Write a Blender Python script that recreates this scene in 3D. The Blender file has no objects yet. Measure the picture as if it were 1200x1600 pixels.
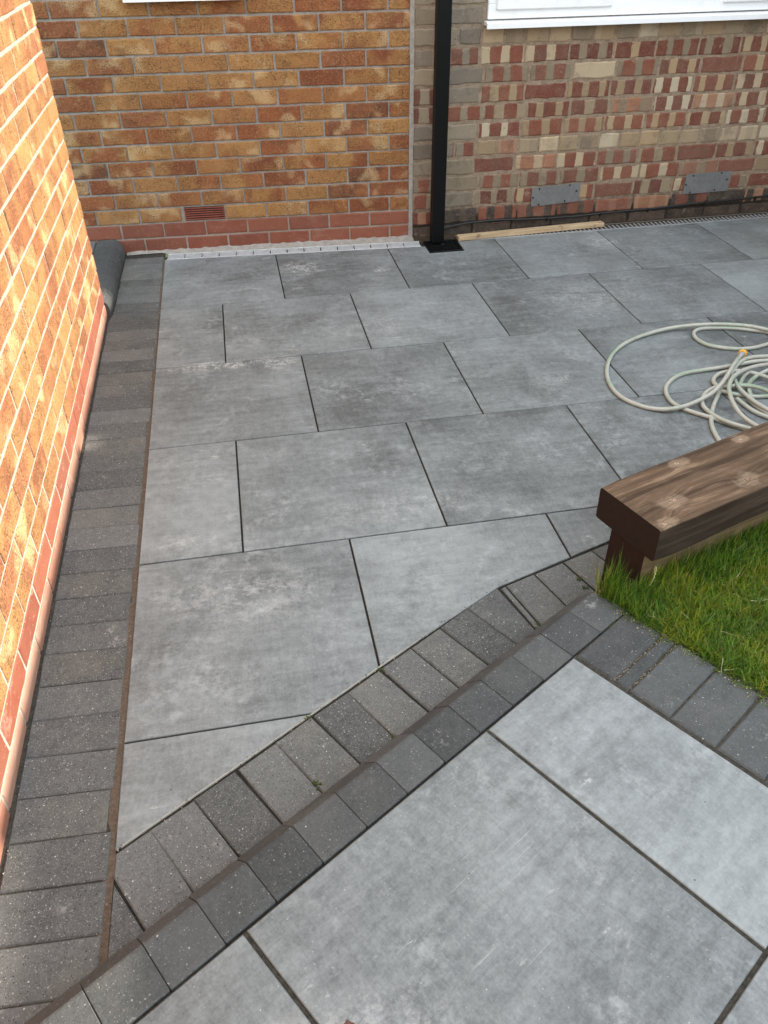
import bpy, math, random
from mathutils import Vector, Matrix, noise as mnoise
random.seed(7)
rnd = random.random
def ru(a, b): return a + (b - a) * random.random()

# ------------------------------------------------------------------ camera, light, exposure
S = bpy.context.scene
COL = S.collection
CAMP = Vector((0.42469719, -4.15613855, 1.45735273))
CAMR = ((0.98297997, 0.12172617, -0.13759770), (-0.18334120, 0.60238230, -0.77686650), (-0.01167857, 0.78887154, 0.61444716))
FPX = 1213.1                        # focal length in pixels of the 1200 x 1600 photograph
cd = bpy.data.cameras.new('camera'); cam = bpy.data.objects.new('camera', cd); COL.objects.link(cam)
cd.sensor_fit = 'VERTICAL'; cd.sensor_height = 36; cd.sensor_width = 27
cd.lens = 36 * FPX / 1600; cd.clip_end = 500; cd.clip_start = 0.02
cam.matrix_world = Matrix.Translation(CAMP) @ Matrix(CAMR).to_4x4()
S.camera = cam
def U(u, v, z=0.0):                 # photograph pixel -> point at height z (used to survey hose, stones ...)
    a, b, c = (u - 600) / FPX, -(v - 800) / FPX, -1.0
    d = [CAMR[i][0] * a + CAMR[i][1] * b + CAMR[i][2] * c for i in range(3)]
    t = (z - CAMP.z) / d[2]
    return Vector((CAMP.x + t * d[0], CAMP.y + t * d[1], z))

SUN_EL, SUN_AZ = math.radians(23.2), math.radians(3.0)     # azimuth measured from +X towards +Y
SUN_STRENGTH, SKY_STRENGTH, EXPOSURE = 1.95, 0.15, 2.5
CLOUD = (3.25, 3.5, 3.55)
w = bpy.data.worlds.new('World'); S.world = w; w.use_nodes = True
nt = w.node_tree; bg = nt.nodes['Background']
sky = nt.nodes.new('ShaderNodeTexSky'); sky.sky_type = 'NISHITA'; sky.sun_disc = False
sky.sun_elevation = SUN_EL; sky.sun_rotation = math.pi / 2 - SUN_AZ
sky.air_density = 1.0; sky.dust_density = 2.0; sky.ozone_density = 1.0
tcw = nt.nodes.new('ShaderNodeTexCoord'); cn = nt.nodes.new('ShaderNodeTexNoise'); cn.inputs['Scale'].default_value = 2.2; cn.inputs['Detail'].default_value = 5
nt.links.new(tcw.outputs['Generated'], cn.inputs['Vector'])
cr = nt.nodes.new('ShaderNodeMapRange'); cr.inputs[1].default_value = .35; cr.inputs[2].default_value = .6; cr.inputs[3].default_value = .45; cr.inputs[4].default_value = .9
nt.links.new(cn.outputs[0], cr.inputs[0])
cm = nt.nodes.new('ShaderNodeMix'); cm.data_type = 'RGBA'; cm.inputs[7].default_value = (*CLOUD, 1)   # thin bright cloud
nt.links.new(cr.outputs[0], cm.inputs[0]); nt.links.new(sky.outputs[0], cm.inputs[6]); nt.links.new(cm.outputs[2], bg.inputs[0]); bg.inputs[1].default_value = SKY_STRENGTH
ld = bpy.data.lights.new('sun', 'SUN'); ld.energy = SUN_STRENGTH; ld.angle = math.radians(0.5); ld.color = (1.0, 0.9, 0.76)
sun = bpy.data.objects.new('sun', ld); COL.objects.link(sun); sun.location = (8, 0, 6)
sdir = Vector((math.cos(SUN_EL) * math.cos(SUN_AZ), math.cos(SUN_EL) * math.sin(SUN_AZ), math.sin(SUN_EL)))
sun.rotation_euler = sdir.to_track_quat('Z', 'Y').to_euler()
S.view_settings.view_transform = 'Standard'; S.view_settings.look = 'None'
S.view_settings.exposure = EXPOSURE; S.view_settings.gamma = 1

# ------------------------------------------------------------------ node helpers
class NT:
    def __init__(s, name):
        s.m = bpy.data.materials.new(name); s.m.use_nodes = True
        s.t = s.m.node_tree; s.b = s.t.nodes['Principled BSDF']
    def n(s, typ, **kw):
        nd = s.t.nodes.new('ShaderNode' + typ)
        for k, v in kw.items():
            if k.startswith('i_'):
                key = k[2:]; key = int(key) if key.isdigit() else key.replace('_', ' ')
                s.put(nd.inputs[key], v)
            else: setattr(nd, k, v)
        return nd
    def put(s, sock, v):
        if isinstance(v, bpy.types.NodeSocket): s.t.links.new(v, sock)
        else:
            if hasattr(sock.default_value, '__len__'):
                if not hasattr(v, '__len__'): v = (v,) * len(sock.default_value)
                if len(sock.default_value) == 4 and len(v) == 3: v = tuple(v) + (1,)
            sock.default_value = v
    def set(s, **kw):
        for k, v in kw.items(): s.put(s.b.inputs[k.replace('_', ' ')], v)
    def math(s, op, a, b=0.5, clamp=False):
        nd = s.n('Math', operation=op); nd.use_clamp = clamp
        s.put(nd.inputs[0], a); s.put(nd.inputs[1], b); return nd.outputs[0]
    def mix(s, f, a, b, blend='MIX'):
        nd = s.n('Mix', data_type='RGBA', blend_type=blend)
        s.put(nd.inputs[0], f); s.put(nd.inputs[6], a); s.put(nd.inputs[7], b); return nd.outputs[2]
    def ramp(s, f, lo, hi, smooth=True):
        nd = s.n('MapRange'); nd.interpolation_type = 'SMOOTHSTEP' if smooth else 'LINEAR'
        s.put(nd.inputs[0], f); nd.inputs[1].default_value = lo; nd.inputs[2].default_value = hi
        return nd.outputs[0]
    def noise(s, vec, scale, detail=3, rough=.5, dist=0.0, sc3=None):
        if sc3: 
            mp = s.n('Mapping'); s.put(mp.inputs[0], vec); mp.inputs[3].default_value = sc3; vec = mp.outputs[0]
        nd = s.n('TexNoise'); s.put(nd.inputs['Vector'], vec)
        nd.inputs['Scale'].default_value = scale; nd.inputs['Detail'].default_value = detail
        nd.inputs['Roughness'].default_value = rough; nd.inputs['Distortion'].default_value = dist
        return nd.outputs[0]
    def voro(s, vec, scale, feature='F1'):
        nd = s.n('TexVoronoi', feature=feature); s.put(nd.inputs['Vector'], vec); nd.inputs['Scale'].default_value = scale
        return nd
    def attr(s, name): return s.n('Attribute', attribute_name=name)
    def bump(s, h, strength=.3, dist=.002, normal=None):
        nd = s.n('Bump'); nd.inputs['Strength'].default_value = strength; nd.inputs['Distance'].default_value = dist
        s.put(nd.inputs['Height'], h)
        if normal is not None: s.put(nd.inputs['Normal'], normal)
        return nd.outputs[0]
    def sep(s, c): 
        nd = s.n('SeparateXYZ'); s.put(nd.inputs[0], c); return nd.outputs
    def uv3(s):                                        # brick / slab own coordinates, shifted per piece
        u = s.n('UVMap', uv_map='uv').outputs[0]; p = s.attr('par').outputs['Color']
        x = s.sep(u); q = s.sep(p)
        c = s.n('CombineXYZ'); s.put(c.inputs[0], x[0]); s.put(c.inputs[1], x[1]); s.put(c.inputs[2], s.math('MULTIPLY', q[0], 61.0))
        return c.outputs[0], q, x
def simple(name, col, rough=.6, metal=0.0, spec=.5):
    k = NT(name); k.set(Base_Color=col, Roughness=rough, Metallic=metal, Specular_IOR_Level=spec); return k.m

# ------------------------------------------------------------------ mesh builder
class MB:
    def __init__(s): s.v = []; s.f = []; s.uv = []; s.par = []; s.ca = []; s.cb = []; s.mi = []; s.smooth = []
    def face(s, idx, uvs=None, par=(0, 0, 0), ca=(1, 1, 1), cb=(1, 1, 1), mi=0, sm=False):
        s.f.append(tuple(idx)); s.uv.append(uvs); s.par.append(par); s.ca.append(ca); s.cb.append(cb); s.mi.append(mi); s.smooth.append(sm)
    def add(s, pts): 
        i = len(s.v); s.v.extend([tuple(p) for p in pts]); return list(range(i, i + len(pts)))
    def box(s, a, b, bev=0.0, mi=0, par=(0, 0, 0), fr=None, ca=(1, 1, 1)):
        """axis box a..b (in frame fr), edges chamfered by bev"""
        x0, y0, z0 = a; x1, y1, z1 = b
        P = []
        if bev <= 0:
            P = [(x, y, z) for z in (z0, z1) for y in (y0, y1) for x in (x0, x1)]
            F = [(0, 2, 3, 1), (4, 5, 7, 6), (0, 1, 5, 4), (2, 6, 7, 3), (0, 4, 6, 2), (1, 3, 7, 5)]
        else:
            # rings: each of 8 corners -> 3 verts
            idx = {}
            for cx in (0, 1):
                for cy in (0, 1):
                    for cz in (0, 1):
                        for ax in range(3):
                            q = [(x0, x1)[cx], (y0, y1)[cy], (z0, z1)[cz]]
                            sg = [(1, -1)[cx], (1, -1)[cy], (1, -1)[cz]]
                            for k in range(3):
                                if k != ax: q[k] += sg[k] * bev
                            idx[(cx, cy, cz, ax)] = len(P); P.append(tuple(q))
            F = []
            for ax in range(3):
                o = [k for k in range(3) if k != ax]
                for sd in (0, 1):
                    q = []
                    for (i, j) in ((0, 0), (1, 0), (1, 1), (0, 1)):
                        c = [0, 0, 0]; c[ax] = sd; c[o[0]] = i; c[o[1]] = j; q.append(idx[(c[0], c[1], c[2], ax)])
                    flip = (sd == 0) ^ (ax == 1)
                    F.append(tuple(q[::-1] if flip else q))
            for ax in range(3):          # edges along ax
                o = [k for k in range(3) if k != ax]
                for i in (0, 1):
                    for j in (0, 1):
                        q = []
                        for (e, fa) in ((0, o[0]), (1, o[0]), (1, o[1]), (0, o[1])):
                            c = [0, 0, 0]; c[ax] = e; c[o[0]] = i; c[o[1]] = j; q.append(idx[(c[0], c[1], c[2], fa)])
                        F.append(tuple(q))
            for cx in (0, 1):
                for cy in (0, 1):
                    for cz in (0, 1): F.append(tuple(idx[(cx, cy, cz, ax)] for ax in range(3)))
            # fix winding by centroid
            cen = Vector(((x0 + x1) / 2, (y0 + y1) / 2, (z0 + z1) / 2)); G = []
            for f in F:
                p = [Vector(P[i]) for i in f]; nrm = (p[1] - p[0]).cross(p[2] - p[0])
                G.append(f if nrm.dot((p[0] + p[1] + p[2]) / 3 - cen) > 0 else f[::-1])
            F = G
        if fr: P = [fr(p) for p in P]
        i0 = s.add(P)
        base = i0[0]
        for f in F: s.face([base + k for k in f], None, par, ca, ca, mi)
    def slab(s, poly, z, thick, bev, ang=0.0, par=(0, 0, 0), mi=0, fr=None, tilt=(0, 0), ca=(1, 1, 1), cb=(1, 1, 1)):
        """horizontal flagstone from a counter-clockwise outline, chamfered top edge"""
        n = len(poly); P = [Vector((p[0], p[1])) for p in poly]
        inn = []
        for i in range(n):
            a, b, c = P[i - 1], P[i], P[(i + 1) % n]
            d1 = (b - a).normalized(); d2 = (c - b).normalized()
            n1 = Vector((-d1.y, d1.x)); n2 = Vector((-d2.y, d2.x)); m = n1 + n2
            L = max(.35, m.length_squared / 2); inn.append(b + m / L * bev)
        cx = sum(p.x for p in P) / n; cy = sum(p.y for p in P) / n
        zz = lambda p: z + (p.x - cx) * tilt[0] + (p.y - cy) * tilt[1]
        A = s.add([(p.x, p.y, zz(p)) for p in inn]); B = s.add([(p.x, p.y, zz(p) - bev) for p in P]); C = s.add([(p.x, p.y, z - thick) for p in P])
        ca_, sa_ = math.cos(-ang), math.sin(-ang)
        def uv(p): return (p.x * ca_ - p.y * sa_, p.x * sa_ + p.y * ca_)
        s.face(A, [uv(p) for p in inn], par, ca, cb, mi)
        for i in range(n):
            j = (i + 1) % n
            s.face([B[i], B[j], A[j], A[i]], [uv(P[i]), uv(P[j]), uv(inn[j]), uv(inn[i])], par, ca, cb, mi)
            s.face([C[i], C[j], B[j], B[i]], [uv(P[i]), uv(P[j]), uv(P[j]), uv(P[i])], par, ca, cb, mi)
    def tube(s, pts, r, seg=10, mi=0, par=(0, 0, 0), caps=True, rad=None):
        pts = [Vector(p) for p in pts]; n = len(pts); rings = []; up = Vector((0, 0, 1)); L = 0
        for i, p in enumerate(pts):
            t = (pts[min(i + 1, n - 1)] - pts[max(i - 1, 0)]).normalized()
            a = t.cross(up)
            if a.length < 1e-4: a = t.cross(Vector((1, 0, 0)))
            a.normalize(); b = a.cross(t); rr = rad[i] if rad else r
            rings.append(s.add([p + (a * math.cos(2 * math.pi * k / seg) + b * math.sin(2 * math.pi * k / seg)) * rr for k in range(seg)]))
        for i in range(n - 1):
            l2 = L + (pts[i + 1] - pts[i]).length
            for k in range(seg):
                k2 = (k + 1) % seg
                s.face([rings[i][k], rings[i][k2], rings[i + 1][k2], rings[i + 1][k]],
                       [(L, k / seg), (L, (k + 1) / seg), (l2, (k + 1) / seg), (l2, k / seg)], par, mi=mi, sm=True)
            L = l2
        if caps: s.face(rings[0][::-1], mi=mi); s.face(rings[-1], mi=mi)
    def build(s, name, mats, parent=None, origin=None, bev=None):
        me = bpy.data.meshes.new(name)
        o = Vector(origin) if origin is not None else Vector((0, 0, 0))
        me.from_pydata([tuple(Vector(p) - o) for p in s.v], [], s.f)
        for m in (mats if isinstance(mats, (list, tuple)) else [mats]): me.materials.append(m)
        uvl = me.uv_layers.new(name='uv'); k = 0; flat = []
        for f, u in zip(s.f, s.uv):
            if u is None:
                for i in f: flat += [s.v[i][0], s.v[i][1]]
            else:
                for q in u: flat += [q[0], q[1]]
        uvl.data.foreach_set('uv', flat)
        for nm, src in (('par', s.par), ('ca', s.ca), ('cb', s.cb)):
            at = me.attributes.new(nm, 'FLOAT_COLOR', 'FACE'); fl = []
            for c in src: fl += [c[0], c[1], c[2], 1.0]
            at.data.foreach_set('color', fl)
        me.polygons.foreach_set('material_index', s.mi); me.polygons.foreach_set('use_smooth', s.smooth)
        me.update()
        ob = bpy.data.objects.new(name, me); COL.objects.link(ob)
        if parent is not None:
            ob.parent = parent; wl = Vector((0, 0, 0)); p = parent
            while p is not None: wl += p.location; p = p.parent
            ob.location = o - wl
        else: ob.location = o
        return ob
def thing(o, label, cat, group=None, kind=None):
    o['label'] = label; o['category'] = cat
    if group: o['group'] = group
    if kind: o['kind'] = kind
    return o
def struct(o, label=None, cat=None):
    o['kind'] = 'structure'
    if label: o['label'] = label; o['category'] = cat
    return o
def empty(name, loc):
    o = bpy.data.objects.new(name, None); COL.objects.link(o); o.location = loc; o.empty_display_size = .1; return o

# ------------------------------------------------------------------ materials
def mat_slab():
    k = NT('porcelain_slab'); v, q, x = k.uv3()
    cloud = k.noise(v, 3.4, 7, .66, .5); big = k.noise(v, 1.5, 3, .5)
    su = k.noise(v, 1, 6, .70, .3, (6, 34, 1)); sv = k.noise(v, 1, 6, .75, .15, (85, 8, 1))
    fine = k.noise(v, 170, 3, .75); weave = k.noise(v, 1, 4, .75, 0, (240, 70, 1)); weave2 = k.noise(v, 1, 4, .75, 0, (60, 260, 1)); mid = k.noise(v, 38, 5, .75)
    t = k.math('ADD', k.math('MULTIPLY', cloud, .58), k.math('MULTIPLY', su, .40))
    t = k.math('ADD', t, k.math('MULTIPLY', sv, .20)); t = k.math('ADD', t, k.math('MULTIPLY', big, .38))
    for z_, a_ in ((fine, .30), (weave, .17), (weave2, .13), (mid, .40)): t = k.math('ADD', t, k.math('MULTIPLY', k.math('SUBTRACT', z_, .5), a_))
    t = k.math('ADD', t, k.math('MULTIPLY', k.math('SUBTRACT', q[1], .5), .17))
    t = k.ramp(t, .57, .96, False)
    c = k.mix(t, (.086, .094, .095), (.246, .269, .273))
    patch = k.math('MULTIPLY', k.ramp(k.noise(v, 5.5, 7, .72, .7), .50, .68), k.ramp(mid, .40, .62))
    c = k.mix(k.math('MULTIPLY', patch, .36), c, (.42, .44, .445))
    sm = k.math('MULTIPLY', k.ramp(k.noise(v, 6, 4, .6), .57, .68), k.ramp(k.noise(v, 1, 5, .8, .4, (26, 70, 1)), .55, .66))
    c = k.mix(k.math('MULTIPLY', sm, .5), c, (.56, .57, .56))
    scr = k.noise(v, 1, 3, .6, .1, (4, 330, 1)); scm = k.math('MULTIPLY', k.ramp(scr, .66, .70), k.ramp(k.noise(v, 3, 2), .55, .62))
    c = k.mix(k.math('MULTIPLY', scm, .35), c, (.5, .51, .51))
    for sc_, r_, th_, col_, f_ in ((46, .05, .90, (.58, .58, .56), .6), (110, .12, .86, (.45, .46, .45), .5), (13, .026, .62, (.02, .018, .015), .85), (60, .07, .90, (.03, .03, .028), .7)):
        vn = k.voro(v, sc_); m_ = k.math('MULTIPLY', k.math('LESS_THAN', vn.outputs['Distance'], r_), k.math('GREATER_THAN', k.sep(vn.outputs['Color'])[0], th_))
        c = k.mix(k.math('MULTIPLY', m_, f_), c, col_)
    gp = k.n('NewGeometry').outputs['Position']; g3 = k.sep(gp)          # pale cement and lime stains left on some slabs
    lace = k.ramp(k.math('ADD', k.math('MULTIPLY', k.noise(gp, 22, 7, .75), .6), k.math('MULTIPLY', k.noise(gp, 90, 4, .75), .4)), .46, .60)
    for cx, cy, rx_, ry_, a_ in ((.27, -1.232, .34, .055, .75), (.52, -1.26, .10, .09, .6), (.70, -.22, .16, .15, .65), (1.10, -.33, .06, .05, .6), (2.36, -.17, .16, .14, .5), (.16, -2.34, .16, .05, .35), (.33, -2.6, .30, .16, .28), (1.55, -1.62, .12, .10, .35), (2.05, -.9, .3, .2, .3), (.85, -2.30, .35, .12, .25), (.9, -1.0, .3, .15, .28), (.45, -3.72, .25, .10, .3)):
        r_ = k.math('SQRT', k.math('ADD', k.math('POWER', k.math('DIVIDE', k.math('SUBTRACT', g3[0], cx), rx_), 2.0), k.math('POWER', k.math('DIVIDE', k.math('SUBTRACT', g3[1], cy), ry_), 2.0)), 0)
        c = k.mix(k.math('MULTIPLY', k.math('MULTIPLY', k.ramp(r_, 1.0, .25), lace), a_), c, (.58, .58, .56))
    h = k.math('ADD', k.math('MULTIPLY', fine, .5), k.math('MULTIPLY', weave, .5))
    k.set(Base_Color=c, Roughness=k.math('ADD', .36, k.math('MULTIPLY', cloud, .26)), Specular_IOR_Level=.55, Normal=k.bump(h, .16, .0015))
    return k.m
def mat_paver(name, dark=(.054, .057, .056), light=(.155, .161, .157), brown=.45, spk=1.0):
    k = NT(name); v, q, x = k.uv3()
    g = k.noise(v, 11, 6, .65, .4); f = k.noise(v, 210, 3, .8); f2 = k.noise(v, 70, 4, .75)
    t = k.math('ADD', k.math('MULTIPLY', g, .5), k.math('MULTIPLY', f2, .6))
    t = k.math('ADD', t, k.math('MULTIPLY', k.math('SUBTRACT', f, .5), .8)); t = k.math('ADD', t, k.math('MULTIPLY', k.math('SUBTRACT', q[1], .5), .34))
    c = k.mix(k.ramp(t, .22, .90, False), dark, light)
    c = k.mix(k.math('MULTIPLY', k.math('MULTIPLY', q[2], k.ramp(g, .35, .7)), brown), c, (.17, .155, .125))
    jx = k.noise(v, 260, 2, .6)
    for sc, r, th, col in ((120, .17, .76, (.34, .34, .32)), (210, .24, .74, (.26, .26, .25)), (330, .28, .70, (.24, .24, .235)), (46, .075, .77, (.56, .55, .51)), (75, .12, .80, (.46, .45, .42)), (140, .19, .80, (.014, .014, .014)), (260, .26, .74, (.02, .02, .02))):
        s = k.voro(v, sc); d = k.math('ADD', s.outputs['Distance'], k.math('MULTIPLY', k.math('SUBTRACT', jx, .5), r * .9))
        m = k.math('MULTIPLY', k.math('LESS_THAN', d, r), k.math('GREATER_THAN', k.sep(s.outputs['Color'])[0], th + (1 - th) * (1 - spk)))
        c = k.mix(k.math('MULTIPLY', m, .85 if spk == 1 else .6), c, col)
    sm = k.math('MULTIPLY', k.ramp(k.noise(v, 12, 4, .6), .60, .72), k.ramp(k.noise(v, 60, 3, .7), .5, .6))
    c = k.mix(k.math('MULTIPLY', sm, .45), c, (.36, .35, .33))
    h = k.math('ADD', k.math('MULTIPLY', f, .7), k.math('MULTIPLY', f2, .7))
    k.set(Base_Color=c, Roughness=.82, Specular_IOR_Level=.35, Normal=k.bump(h, .75, .0026))
    return k.m
def mat_ground(name, a, b, scale=40, bump=.6, dist=.006):
    k = NT(name); v = k.n('TexCoord').outputs['Object']
    f = k.noise(v, scale, 6, .7); g = k.noise(v, scale * 6, 3, .7)
    k.set(Base_Color=k.mix(k.ramp(k.math('ADD', k.math('MULTIPLY', f, .6), k.math('MULTIPLY', g, .4)), .35, .65), a, b), Roughness=.95, Specular_IOR_Level=.2, Normal=k.bump(k.math('ADD', f, g), bump, dist))
    return k.m
def mat_brindle():
    """multi-coloured ochre / red-brown facing brick with drag-faced black pits"""
    k = NT('brindle_brick'); v, q, x = k.uv3()
    a = k.attr('ca').outputs['Color']; b = k.attr('cb').outputs['Color']
    g = k.noise(v, 7.5, 3, .5, .35, (1.0, .8, 1)); c = k.mix(k.ramp(g, .38, .62), a, b)
    fl = k.noise(v, 8.5, 2, .45, .25, (1, 1.05, 1.37)); g2 = k.noise(v, 120, 3, .75)
    flash = k.ramp(k.math('ADD', fl, k.math('MULTIPLY', k.math('SUBTRACT', g2, .5), .12)), .55, .70)
    c = k.mix(k.math('MULTIPLY', flash, .56), c, (.54, .38, .20))
    dk = k.ramp(k.noise(v, 6, 3, .5, .3, (1.2, .8, 2.1)), .60, .72); c = k.mix(k.math('MULTIPLY', dk, .34), c, (.13, .062, .034))
    gr = k.noise(v, 95, 4, .8); c = k.mix(k.math('MULTIPLY', k.ramp(gr, .50, .70), .42), c, (.47, .33, .18))
    pit = k.noise(v, 1, 4, .75, .5, (170, 210, 1)); dens = k.ramp(k.noise(v, 10, 3, .6), .28, .64)
    pm = k.ramp(k.math('ADD', pit, k.math('MULTIPLY', dens, .075)), .585, .64)
    c = k.mix(k.math('MULTIPLY', pm, .74), c, (.060, .028, .015))
    h = k.math('SUBTRACT', k.math('MULTIPLY', gr, .7), pm)
    k.set(Base_Color=c, Roughness=.88, Specular_IOR_Level=.25, Normal=k.bump(h, .6, .003))
    return k.m
def mat_redbrick(name='red_plinth_brick', smear=.16):
    k = NT(name); v, q, x = k.uv3(); a = k.attr('ca').outputs['Color']
    g = k.noise(v, 14, 5, .65); f = k.noise(v, 120, 3, .7)
    c = k.mix(k.ramp(g, .3, .7), a, k.mix(.35, a, (.27, .10, .06)))
    sm = k.ramp(k.noise(v, 1, 5, .7, .6, (9, 16, 1)), .54, .72); c = k.mix(k.math('MULTIPLY', sm, smear), c, (.44, .31, .25))
    spk = k.ramp(k.noise(v, 160, 2, .6), .67, .72); c = k.mix(k.math('MULTIPLY', spk, .5), c, (.55, .45, .38))
    k.set(Base_Color=c, Roughness=.75, Normal=k.bump(k.math('ADD', g, f), .3, .002)); return k.m
def mat_oldbrick():
    """old rustic fletton: brick-red body crossed by buff bands; par.y = kind of banding"""
    k = NT('old_striped_brick'); v, q, x = k.uv3()
    a = k.attr('ca').outputs['Color']; b = k.attr('cb').outputs['Color']
    w1 = k.noise(v, 18, 4, .65); wob = k.math('MULTIPLY', k.math('SUBTRACT', w1, .5), .022)
    cyc = k.math('ADD', k.math('MULTIPLY', k.math('ADD', x[0], wob), k.math('ADD', 7.6, k.math('MULTIPLY', q[2], 3.6))), k.math('MULTIPLY', q[0], 7.0))
    irr = k.math('MULTIPLY', k.math('SUBTRACT', k.noise(k.n('CombineXYZ', i_0=x[0], i_1=0.0, i_2=k.math('MULTIPLY', q[0], 61.0)).outputs[0], 9, 1, .3), .5), 1.1)
    sn = k.math('ADD', k.math('SINE', k.math('MULTIPLY', cyc, 6.2832), 0), irr)
    band = k.ramp(sn, .18, .42)
    band = k.math('MULTIPLY', band, q[1])
    c = k.mix(band, a, b)
    g = k.noise(v, 22, 5, .7); c = k.mix(k.ramp(g, .3, .75), c, k.mix(.18, c, (.34, .26, .18)))
    d = k.math('MULTIPLY', k.ramp(k.noise(v, 11, 5, .7, .4), .52, .68), .55); c = k.mix(d, c, k.mix(.6, c, (.06, .045, .035)))
    f = k.noise(v, 140, 3, .7); c = k.mix(k.math('MULTIPLY', k.ramp(f, .55, .75), .35), c, (.40, .32, .23))
    pk = k.ramp(k.noise(v, 90, 2, .6), .70, .74); c = k.mix(k.math('MULTIPLY', pk, .7), c, (.03, .022, .018))
    lime = k.math('MULTIPLY', k.ramp(k.noise(v, 16, 6, .75, .6), .56, .66), k.ramp(k.noise(v, 5, 2), .48, .6)); c = k.mix(k.math('MULTIPLY', lime, .30), c, (.44, .37, .28))
    k.set(Base_Color=c, Roughness=.9, Specular_IOR_Level=.25, Normal=k.bump(k.math('ADD', g, f), .6, .004)); return k.m
def mat_mortar(name, a, b, stain=None):
    k = NT(name); v = k.n('TexCoord').outputs['Object']
    f = k.noise(v, 30, 5, .7); g = k.noise(v, 220, 3, .7)
    c = k.mix(k.ramp(k.math('ADD', k.math('MULTIPLY', f, .6), k.math('MULTIPLY', g, .4)), .35, .65), a, b)
    if stain:                                        # a dark band with a ragged edge along the foot of the old wall
        z = k.sep(v)[2]; zz = k.math('ADD', z, k.math('MULTIPLY', k.math('SUBTRACT', f, .5), .09))
        c = k.mix(k.ramp(zz, .17, .08), c, stain)
    k.set(Base_Color=c, Roughness=.95, Specular_IOR_Level=.2, Normal=k.bump(k.math('ADD', f, g), .7, .004)); return k.m
def mat_stainedwood(name, knots, worn=1.0, dark=(.058, .036, .022), mid=(.125, .079, .049), pale=(.27, .185, .12)):
    """brown-stained rough timber; local x = along the grain"""
    k = NT(name); v = k.n('TexCoord').outputs['Object']; p = k.sep(v)
    warp = k.math('MULTIPLY', k.math('SUBTRACT', k.noise(v, 1, 3, .5, .2, (1.6, 7, 7)), .5), .050)
    rag = k.math('SUBTRACT', k.noise(v, 70, 4, .7), .5)
    dy = warp; kn = None; halo = None
    for (kx, ky, kr) in knots:
        dx_ = k.math('MULTIPLY', k.math('SUBTRACT', p[0], kx), .62); dy_ = k.math('SUBTRACT', p[1], ky)
        r = k.math('SQRT', k.math('ADD', k.math('MULTIPLY', dx_, dx_), k.math('MULTIPLY', dy_, dy_)), 0)
        dy = k.math('ADD', dy, k.math('MULTIPLY', k.math('MULTIPLY', k.ramp(r, kr * 3.6, 0.0), kr * 1.1), k.math('TANH', k.math('MULTIPLY', dy_, 1.6 / kr), 0)))
        rn = k.math('ADD', r, k.math('MULTIPLY', rag, kr * 1.3))
        big = k.math('ADD', r, k.math('MULTIPLY', k.math('SUBTRACT', k.noise(v, 24, 4, .7), .5), kr * 3.4))
        k1 = k.ramp(rn, kr * .50, kr * .36); h1 = k.ramp(big, kr * 2.0, kr * .9)
        kn = k1 if kn is None else k.math('MAXIMUM', kn, k1); halo = h1 if halo is None else k.math('MAXIMUM', halo, h1)
    yy = k.math('ADD', p[1], dy)
    gv = k.n('CombineXYZ', i_0=k.math('MULTIPLY', p[0], .03), i_1=yy, i_2=k.math('MULTIPLY', p[2], 1.0)).outputs[0]
    g1 = k.noise(gv, 55, 3, .55, .1); g2 = k.noise(gv, 300, 3, .7, .1); br = k.noise(v, 1, 5, .65, .4, (4, 16, 10))
    c = k.mix(k.ramp(k.math('ADD', k.math('MULTIPLY', g1, .55), k.math('MULTIPLY', br, .45)), .36, .62), dark, mid)
    dl = k.ramp(g1, .44, .36); c = k.mix(k.math('MULTIPLY', dl, .32), c, (.036, .023, .016))
    fl = k.math('MULTIPLY', k.ramp(g2, .50, .64), k.ramp(br, .35, .65)); c = k.mix(k.math('MULTIPLY', fl, .42 * worn), c, pale)
    ln = k.math('MULTIPLY', k.ramp(g1, .58, .62), k.ramp(br, .46, .60)); c = k.mix(k.math('MULTIPLY', ln, .5 * worn), c, pale)
    if kn is not None:
        c = k.mix(k.math('MULTIPLY', k.math('MULTIPLY', halo, k.math('ADD', .35, k.math('MULTIPLY', k.ramp(g2, .35, .6), .65))), .42 * worn), c, (.42, .31, .215))
        c = k.mix(k.math('MULTIPLY', kn, .8), c, k.mix(k.ramp(k.noise(v, 110, 3, .7, 1.0), .42, .58), (.42, .30, .21), (.07, .04, .026)))
    k.set(Base_Color=c, Roughness=.8, Specular_IOR_Level=.18, Normal=k.bump(k.math('ADD', k.math('MULTIPLY', g1, .6), g2), .4, .003)); return k.m
def mat_rawwood(name, a, b):
    k = NT(name); v = k.n('TexCoord').outputs['Object']
    g = k.noise(v, 1, 5, .6, .8, (5, 60, 60)); s = k.noise(v, 14, 3, .6)
    c = k.mix(k.ramp(g, .35, .65), a, b); c = k.mix(k.math('MULTIPLY', k.ramp(s, .60, .70), .6), c, (.10, .055, .03))
    k.set(Base_Color=c, Roughness=.8, Normal=k.bump(g, .25, .002)); return k.m
def mat_upvc():
    k = NT('white_upvc'); v = k.n('TexCoord').outputs['Object']
    k.set(Base_Color=k.mix(k.ramp(k.noise(v, 12, 4, .6), .5, .8), (.82, .84, .85), (.76, .77, .76)), Roughness=.28, Specular_IOR_Level=.5); return k.m
def mat_galv(name, a, b, rough=.45, metal=.55):
    k = NT(name); v = k.n('TexCoord').outputs['Object']
    g = k.voro(v, 60); n_ = k.noise(v, 25, 5, .7)
    c = k.mix(k.math('ADD', k.math('MULTIPLY', k.sep(g.outputs['Color'])[0], .35), k.math('MULTIPLY', n_, .5)), a, b)
    k.set(Base_Color=c, Roughness=k.math('ADD', rough - .1, k.math('MULTIPLY', n_, .3)), Metallic=metal, Normal=k.bump(n_, .1, .001)); return k.m
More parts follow.
